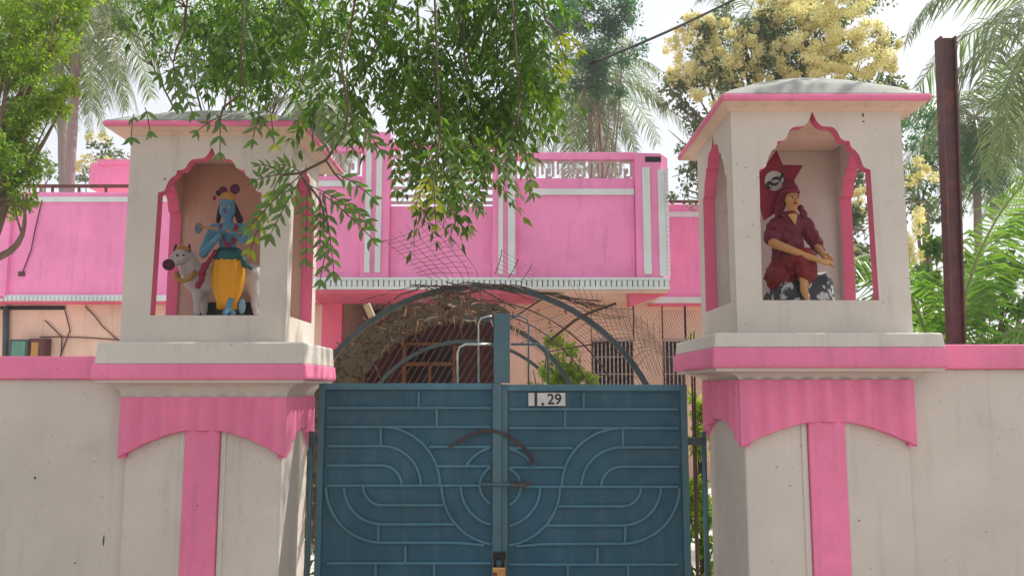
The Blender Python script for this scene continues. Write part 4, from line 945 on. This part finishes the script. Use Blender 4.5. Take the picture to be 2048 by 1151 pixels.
# ---- coconut palms
def frond(start, d, length, droop, nl, lw, lleaf, mat, parent, hang=.6, jag=.12, nm='frond'):
    d = Vector(d).normalized(); side = d.cross(Vector((0,0,1)));
    side = side.normalized() if side.length > 1e-3 else Vector((1,0,0))
    pts = []; p = Vector(start); dd = d.copy(); st = length/20
    for i in range(21): pts.append(p.copy()); p = p+dd*st; dd = (dd+Vector((0,0,-droop/20*(1+i*.07)))).normalized()
    mb = MB(); mb.tube(pts, [.022*length/3*(1-.85*i/20) for i in range(21)], 5, m=1)
    for k in range(nl):
        t = .12+.88*k/nl; i = min(int(t*20),19); q = pts[i].lerp(pts[i+1], t*20-i); tg = (pts[i+1]-pts[i]).normalized()
        L_ = lleaf*(.35+.65*math.sin(math.pi*min(1,.15+t*.85)))*random.uniform(.8,1.12)
        for sg in (-1,1):
            if random.random() < .04: continue
            a = (side*sg*random.uniform(.75,1)+tg*random.uniform(.35,.8)+Vector((0,0,random.uniform(-.3,.25)-hang*.3))).normalized()
            b = (a+Vector((0,0,-hang*random.uniform(.7,1.3)))+Vector((random.uniform(-jag,jag),random.uniform(-jag,jag),0))).normalized()
            q1 = q+a*L_*.45; q2 = q1+b*L_*.55; wv = tg*lw*.5
            mb.add([q-wv*.6,q+wv*.6,q1+wv,q1-wv,q2+wv*.15,q2-wv*.15],[(0,1,2,3),(3,2,4,5)])
    me_o = mb.build(nm, [mat, M['rachis']], parent); return me_o
def palm(label, bx, by, top, nf, length, seedv, trunk_r=.10, mats=('frond',), lleaf=.75, lw=.035, nl=62, hang=.7, elev=(-.5,.9), name='coconut_palm', az=None, bend=(0,0,0)):
    random.seed(seedv)
    t = thing(name, label, 'palm', (bx,by,0), 'coconut palms around the house')
    P = tube_path((bx,by,0), top, bend, 22); 
    MB().tube(P, [trunk_r*(1.25-.45*i/22)+(.008 if i%2 else 0) for i in range(23)], 12).build('trunk', M['greytrunk'], t, smooth=True)
    for i in range(nf):
        a = (az[i] if az else 2*math.pi*(i*.382)%(2*math.pi)); e = elev[0]+(elev[1]-elev[0])*(i/nf)+random.uniform(-.1,.1)
        d = (math.cos(a)*math.cos(e), math.sin(a)*math.cos(e), math.sin(e))
        frond(top, d, length*random.uniform(.85,1.1), random.uniform(1.0,1.7), nl, lw, lleaf, M[mats[i % len(mats)]], t, hang=hang)
    for k in range(5):
        a = k*1.3; MB().ball(Vector(top)+Vector((.22*math.cos(a),.22*math.sin(a),-.25)),(.11,.11,.14)).build('coconut', flat('coconut',(.18,.17,.05),.5), t, smooth=True)
    return t
p0 = base(118,17); palm('tall coconut palm with pale trunk over the left roof rail', p0.x, p0.y, W(160,-30,17), 20, 2.9, 3, lleaf=.85, elev=(-1.0,.8), mats=('frond','frond','frond','frond','frond'), nl=80)
p0 = base(150,22); palm('leaning coconut palm trunk just right of the pale straight trunk', p0.x, p0.y, W(118,60,22), 16, 3.2, 5, trunk_r=.12, elev=(-.9,.7), mats=('frond',))
p0 = base(1185,22); palm('coconut palm with drooping fronds above the right end of the balcony', p0.x, p0.y, W(1180,165,22), 24, 3.3, 8, elev=(-1.1,.9), lleaf=.9, mats=('frond',), trunk_r=.06)
p0 = base(650,21); palm('coconut palm peeping over the right slope of the left pillar roof', p0.x, p0.y, W(640,215,21), 16, 2.0, 12, elev=(-.9,.9), mats=('frond',))
p0 = base(1960,17); palm('grey-green coconut palm behind the rusty post', p0.x, p0.y, W(1950,235,17), 24, 2.4, 15, elev=(-1.2,1.1), mats=('frond','deep','frond'), trunk_r=.08)
p0 = base(2130,11); palm('coconut palm with fronds entering at the upper right corner', p0.x, p0.y, W(2120,20,11), 18, 2.6, 21, elev=(-1.1,.9), mats=('frond',))
p0 = base(1470,24); palm('coconut palm whose tips show through the flowering tree', p0.x, p0.y, W(1520,40,24), 14, 3.0, 33, elev=(-.6,.9))
# young palm close behind the right wall
random.seed(41)
yp = thing('young_coconut_palm', 'young bright green coconut palm close behind the right compound wall', 'palm', (3.95,7.6,0), 'coconut palms around the house')
MB().tube([(3.95,7.6,0),(3.98,7.6,.9),(3.95,7.6,1.5)], [.16,.13,.10], 12).build('trunk', M['greytrunk'], yp, smooth=True)
st_ = Vector((3.95,7.6,1.45))
for i,(d,l,dr,mt) in enumerate([((-.25,-.2,1),2.9,1.6,'frondnear'),((-.55,-.1,.95),2.6,1.7,'frondnear'),((.05,-.25,1),3.1,1.2,'frondnear'),((-.8,.1,.8),2.3,1.8,'frondnear'),((.45,-.2,1),2.9,1.9,'frondnear'),((.3,-.3,1),2.7,2.4,'frondnear'),
        ((-.4,.5,1),2.8,1.6,'frondnear'),((.75,.1,.9),2.7,1.6,'frondnear'),((-.1,.4,1),3.0,1.8,'frondnear'),((-.95,-.1,.55),2.0,1.4,'frondnear'),((.1,-.45,.9),2.2,1.9,'frondnear'),((.15,.0,1.),2.4,1.2,'frondnear'),((-.6,.3,.6),2.2,1.5,'frondold'),((.5,-.35,.75),2.0,1.4,'frondnear'),((-.65,-.2,.7),1.9,1.3,'frondnear'),((.6,-.3,.5),1.8,1.2,'frondnear'),((-.7,-.35,1),2.6,2.1,'frondnear'),((.2,-.5,1),2.8,2.2,'frondnear'),((-.35,-.5,.9),2.3,2.2,'frondnear'),((.9,-.2,.9),2.4,1.9,'frondnear'),((-.5,.2,1.1),3.0,1.9,'frondnear')]):
    frond(st_, d, l*.9, dr*1.1, 110, .021, .55, M[mt], yp, hang=.8)
# bushes
def bush(label, clumps, dens, size, mat, bs):
    t = thing('shrub', label, 'shrub', tuple(bs)); mb = MB()
    for c, r in clumps:
        for k in range(4): mb.tube(tube_path(bs, Vector(c)+Vector([random.uniform(-.6,.6)*q for q in r]), (0,0,.1), 6), [.014*(1-.1*i) for i in range(7)], 5)
    mb.build('stems', M['twig'], t, smooth=True); crown('leaves', clumps, dens, size, mat, t, asp=.5)
bush('sunlit light green shrub seen through the arch right of the tall bar', [CL(1130,735,50,50,10.5), CL(1090,760,40,40,10.5), CL(1160,790,50,60,10.4), CL(1110,700,30,30,10.6), CL(1150,720,40,40,10.4)], 5600, .075, M['bright'], base(1125,10.5))
bush('leafy green shrub showing in the gap right of the gate', [CL(1400,860,26,60,7.2), CL(1400,960,30,70,7.2), CL(1405,1070,30,70,7.2), CL(1385,1150,30,50,7.2), CL(1405,800,20,30,7.2)], 9000, .075, M['bright'], base(1400,7.2))
bush('dark shrub low in the gap left of the gate', [CL(625,1060,24,50,7.2), CL(615,1140,30,50,7.2)], 4200, .06, M['neem'], base(620,7.2))
bush('green bush and weeds low behind the right wall coping', [CL(1860,640,60,50,8.6), CL(1950,640,90,60,9), CL(2040,600,60,80,9), CL(1760,640,40,40,8.8), CL(1985,560,70,80,10), CL(2070,500,60,90,10), CL(1850,600,45,45,9.6), CL(1920,600,50,50,10), CL(1840,520,40,60,10.4)], 4200, .09, M['frondnear'], base(1900,8.8))
bush('small sprig with pale flower at the foot of the right shrine', [CL(1386,668,10,14,6.3)], 9000, .03, M['bright'], base(1386,6.3))
# ------------------------------------------------------------------ foreground neem tree whose branches hang into view
random.seed(5)
nt_ = thing('hanging_neem_tree', 'foreground neem tree whose leafy branches hang down over the gate', 'tree', (-3.6,2.6,0))
MB().tube([(-3.6,2.6,0),(-3.5,2.7,1.5),(-3.2,2.9,3.2),(-2.6,3.2,4.6),(-1.8,3.5,5.4)], [.2,.17,.15,.12,.10], 14).build('trunk', M['bark'], nt_, smooth=True)
lb = MB(); hub = Vector((-1.8,3.5,5.4))
mass = [(500,60,110,60,5.0),(440,130,50,60,5.0),(520,150,55,60,4.9),(370,40,80,40,5.0),(930,240,120,80,4.7),(960,130,150,150,4.6),(850,235,95,80,4.4),(1045,110,70,100,4.8),(740,60,110,60,4.8),(660,110,60,80,4.5),(880,330,70,50,4.1),(1005,250,80,50,4.5),(930,10,190,60,4.8),(700,200,60,45,4.3),(580,20,140,50,4.8),(800,130,80,80,4.6),(950,330,60,45,4.2),(1080,190,40,70,4.9),(850,400,45,30,4.0),(640,230,35,30,4.0),(560,110,50,40,4.8)]
bases = []; dirs = []
for (x,y,rx,ry,Y) in mass:
    c = W(x,y-12,Y); k = Y/F
    top_ = Vector((c.x+random.uniform(-1.1,.5), c.y+random.uniform(.0,.5), 4.9)); pa1 = tube_path(hub, top_, (0,0,.5), 7); pa2 = tube_path(top_, c, (random.uniform(-.25,.25),0,.1), 8); (random.random() < .35) and lb.tube(pa1+pa2[1:], [.010*(1-.8*i/15)+.002 for i in range(16)], 6)
    for j in range(5):
        e = c+Vector((random.uniform(-1,1)*rx*k*.8, random.uniform(-.25,.25), random.uniform(-1,1)*ry*k*.8)); lb.tube(tube_path(c+Vector((0,0,ry*k*.4)), e, (0,0,.05), 6), [.006*(1-.6*i/6) for i in range(7)], 5)
    nl = int(rx*ry*.0074)
    for j in range(nl):
        a = random.uniform(0,2*math.pi); r_ = math.sqrt(random.random())
        bases.append(tuple(c+Vector((rx*k*r_*math.cos(a), random.uniform(-.35,.35), ry*k*r_*math.sin(a)+.05))))
        dirs.append((random.uniform(-1,1), random.uniform(-.5,.5), random.uniform(-1.3,.1)))
over = [((x_,y_,z_),(1.5,1.5,.55)) for x_,y_,z_ in ((-3,1,6.6),(-1,0,7),(1,1,7),(-2,3.5,6.4),(0.3,3.6,6.5),(2.2,3.0,6.8),(-1,5.6,6.6),(1.0,5.8,6.7),(3.2,4.8,6.9),(-3.6,5.2,6.5),(3,.5,7.2),(-.2,2,7.2),(2.6,6.6,7.2),(4.6,2.6,7.3),(4.1,6.3,7),(3.3,5.7,6.5),(4.9,7.2,7.6),(.4,7,7.1))]  # unseen clumps overhead, added to shade the walls and pillar roofs
for c_, r_ in over: lb.tube(tube_path(hub, c_, (0,0,.4), 10), [.05*(1-.08*i) for i in range(11)], 7)
lb.build('limbs', M['twig'], nt_, smooth=True)
crown('added_shade_canopy', over, 900, .12, M['neem'], nt_, asp=.4)
P_, D_, U_, S_ = pinnate(np.array(bases), np.array(dirs), .19, 6, .076)
cloud('foliage', P_, D_, U_, S_, M['neem'], nt_, asp=.34)
# the nearest compound leaves, leaflet by leaflet
def leaflet_mesh(v, mat):
    sh = [(0,0,0),(.18,.11,.01),(.45,.19+.03*v,.03),(.75,.12+.05*v,.02),(1,-.03+.12*v,-.05),(.72,-.06,.0),(.42,-.12,.015),(.16,-.08,.008),(.45,.03,-.01),(.75,.02,-.02)]
    mb = MB().add(sh, [(0,8,2,1),(2,8,9,3),(3,9,4),(0,7,6,8),(8,6,5,9),(9,5,4)]); o = mb.build('leaflet', mat, None, smooth=True); me = o.data; bpy.data.objects.remove(o); return me
LM = {m: [leaflet_mesh(v, M[m]) for v in (0,1,-.6)] for m in ('neemnear','young')}
twig = MB()
for P, Y in (([(700,60),(680,118),(697,222),(687,271),(652,320),(600,346),(560,352)],2.9),([(652,320),(668,345),(690,370)],2.9),([(600,346),(615,372),(622,400)],2.9),([(480,190),(446,215),(440,240)],3.1),([(1040,200),(1034,240),(1042,270)],3.3),([(880,280),(872,320),(866,350)],3.2),([(370,60),(352,100),(346,128)],3.3),([(1090,40),(1108,55),(1116,64)],3.4),([(600,346),(640,400),(660,470)],2.9)):
    twig.tube([W(x,y,Y) for x,y in P], [.005]*(len(P)-1)+[.002], 6)
p1 = W(700,60,2.9); twig.tube(tube_path(Vector((-.55,3.0,4.4)), p1, (.1,-.1,.0), 10), [.012-.0008*i for i in range(11)], 6); twig.tube(tube_path(hub, Vector((-.55,3.0,4.4)), (0,0,.2), 8), [.02-.001*i for i in range(9)], 6)
for x,y,Y in ((480,190,3.1),(1040,200,3.3),(880,280,3.2),(370,60,3.3),(1090,40,3.4)): q_ = W(x,y,Y); up_ = Vector((q_.x-.1,q_.y+.3,4.3)); twig.tube(tube_path(hub, up_, (0,0,.3), 6)+tube_path(up_, q_, (0,0,0), 6)[1:], [.012-.0007*i for i in range(13)], 5)
twig.build('twig', M['twig'], nt_, smooth=True)
def compound(a, b, Y, npair, ll, mat='neemnear', dY=0, sag=10):
    pa_, pb_ = W(*a,Y), W(*b,Y+dY); mid = (pa_+pb_)/2+Vector((0,0,sag*Y/F))
    pts = [pa_*(1-t)**2+mid*2*t*(1-t)+pb_*t*t for t in [i/10 for i in range(11)]]
    st = MB().tube(pts, [.0022]*10+[.001], 5).build('leaf_stalk', M['twig'], nt_, smooth=True)
    for k in range(npair):
        t = .22+.76*k/max(1,npair-1); i = min(int(t*10),9); q = pts[i].lerp(pts[i+1],t*10-i); tg = (pts[i+1]-pts[i]).normalized()
        view = Vector((0,1,0)); s = tg.cross(view).normalized()
        for sg in ((-1,1) if k < npair-1 else (-1,1,0)):
            d = (tg*random.uniform(.5,.9)+s*sg*random.uniform(.7,1.0)+Vector((0,random.uniform(-.5,.5),-.45))).normalized() if sg else (tg+Vector((0,0,-.2))).normalized()
            nrm = (view+Vector((random.uniform(-.7,.7),0,random.uniform(-.5,.7)))).normalized(); sd_ = nrm.cross(d).normalized(); nrm = d.cross(sd_)
            L_ = ll*random.uniform(.8,1.15)*(1-.3*abs(t-.45)); fl = -1 if random.random() < .5 else 1
            mt = Matrix(((d.x*L_, sd_.x*L_*fl, nrm.x*L_, q.x),(d.y*L_, sd_.y*L_*fl, nrm.y*L_, q.y),(d.z*L_, sd_.z*L_*fl, nrm.z*L_, q.z),(0,0,0,1)))
            inst(random.choice(LM[mat]), 'leaflet', st, mt)
for a,b,Y,n_,ll,m_ in (((606,346),(498,455),2.8,7,.062,'neemnear'),((600,348),(512,360),2.85,6,.055,'neemnear'),((606,350),(540,470),2.75,6,.06,'neemnear'),((600,344),(560,330),2.9,4,.05,'neemnear'),
    ((615,360),(612,520),2.85,7,.055,'neemnear'),((622,372),(735,440),2.9,7,.062,'neemnear'),((640,385),(745,478),2.8,5,.06,'neemnear'),((650,400),(668,545),2.85,6,.06,'neemnear'),((668,345),(745,395),2.95,5,.06,'neemnear'),((560,352),(500,500),2.9,6,.055,'young'),
    ((440,232),(440,305),3.1,3,.062,'neemnear'),((520,225),(505,280),3.1,3,.062,'neemnear'),((290,215),(300,262),3.0,2,.05,'neemnear'),((268,228),(262,275),3.0,2,.05,'neemnear'),((455,228),(395,262),3.1,3,.055,'neemnear'),((500,215),(540,262),3.1,3,.055,'neemnear'),((540,215),(548,290),3.1,3,.05,'young'),((560,345),(520,330),2.85,4,.05,'neemnear'),((640,385),(640,500),2.85,6,.06,'neemnear'),((660,470),(640,560),2.85,4,.055,'neemnear'),((370,90),(410,150),3.3,5,.06,'neemnear'),((352,160),(385,225),3.3,4,.065,'neemnear'),((1040,262),(1066,388),3.3,5,.062,'neemnear'),((1032,240),(1010,350),3.3,5,.06,'neemnear'),
    ((346,120),(352,205),3.3,5,.075,'neemnear'),((395,130),(320,150),3.3,4,.07,'neemnear'),((1112,55),(1135,140),3.4,5,.06,'young'),((1116,64),(1160,100),3.4,4,.055,'young'),((1105,130),(1125,150),3.4,3,.05,'young'),
    ((868,345),(830,410),3.2,5,.055,'young'),((866,350),(872,450),3.2,6,.055,'young'),((900,360),(960,420),3.2,5,.055,'neemnear'),((690,271),(640,230),2.9,4,.055,'neemnear'),((697,222),(760,300),3.0,6,.06,'neemnear'),((700,250),(650,290),2.9,4,.055,'neemnear')):
    compound(a,b,Y,n_,ll,m_,dY=random.uniform(-.1,.1))

# ------------------------------------------------------------------ light haze in the air
hz = MB().box(-70,70,-20,60,-1.2,16).build('haze', bpy.data.materials.new('haze_air'))
hm = hz.data.materials[0]; hm.use_nodes = True; ht = hm.node_tree; ht.nodes.clear(); pv = ht.nodes.new('ShaderNodeVolumePrincipled'); ho = ht.nodes.new('ShaderNodeOutputMaterial')
pv.inputs['Density'].default_value = .0024; pv.inputs['Color'].default_value = (.93,.95,1,1); pv.inputs['Anisotropy'].default_value = .3; ht.links.new(pv.outputs[0], ho.inputs['Volume']); tag(hz, kind='stuff')
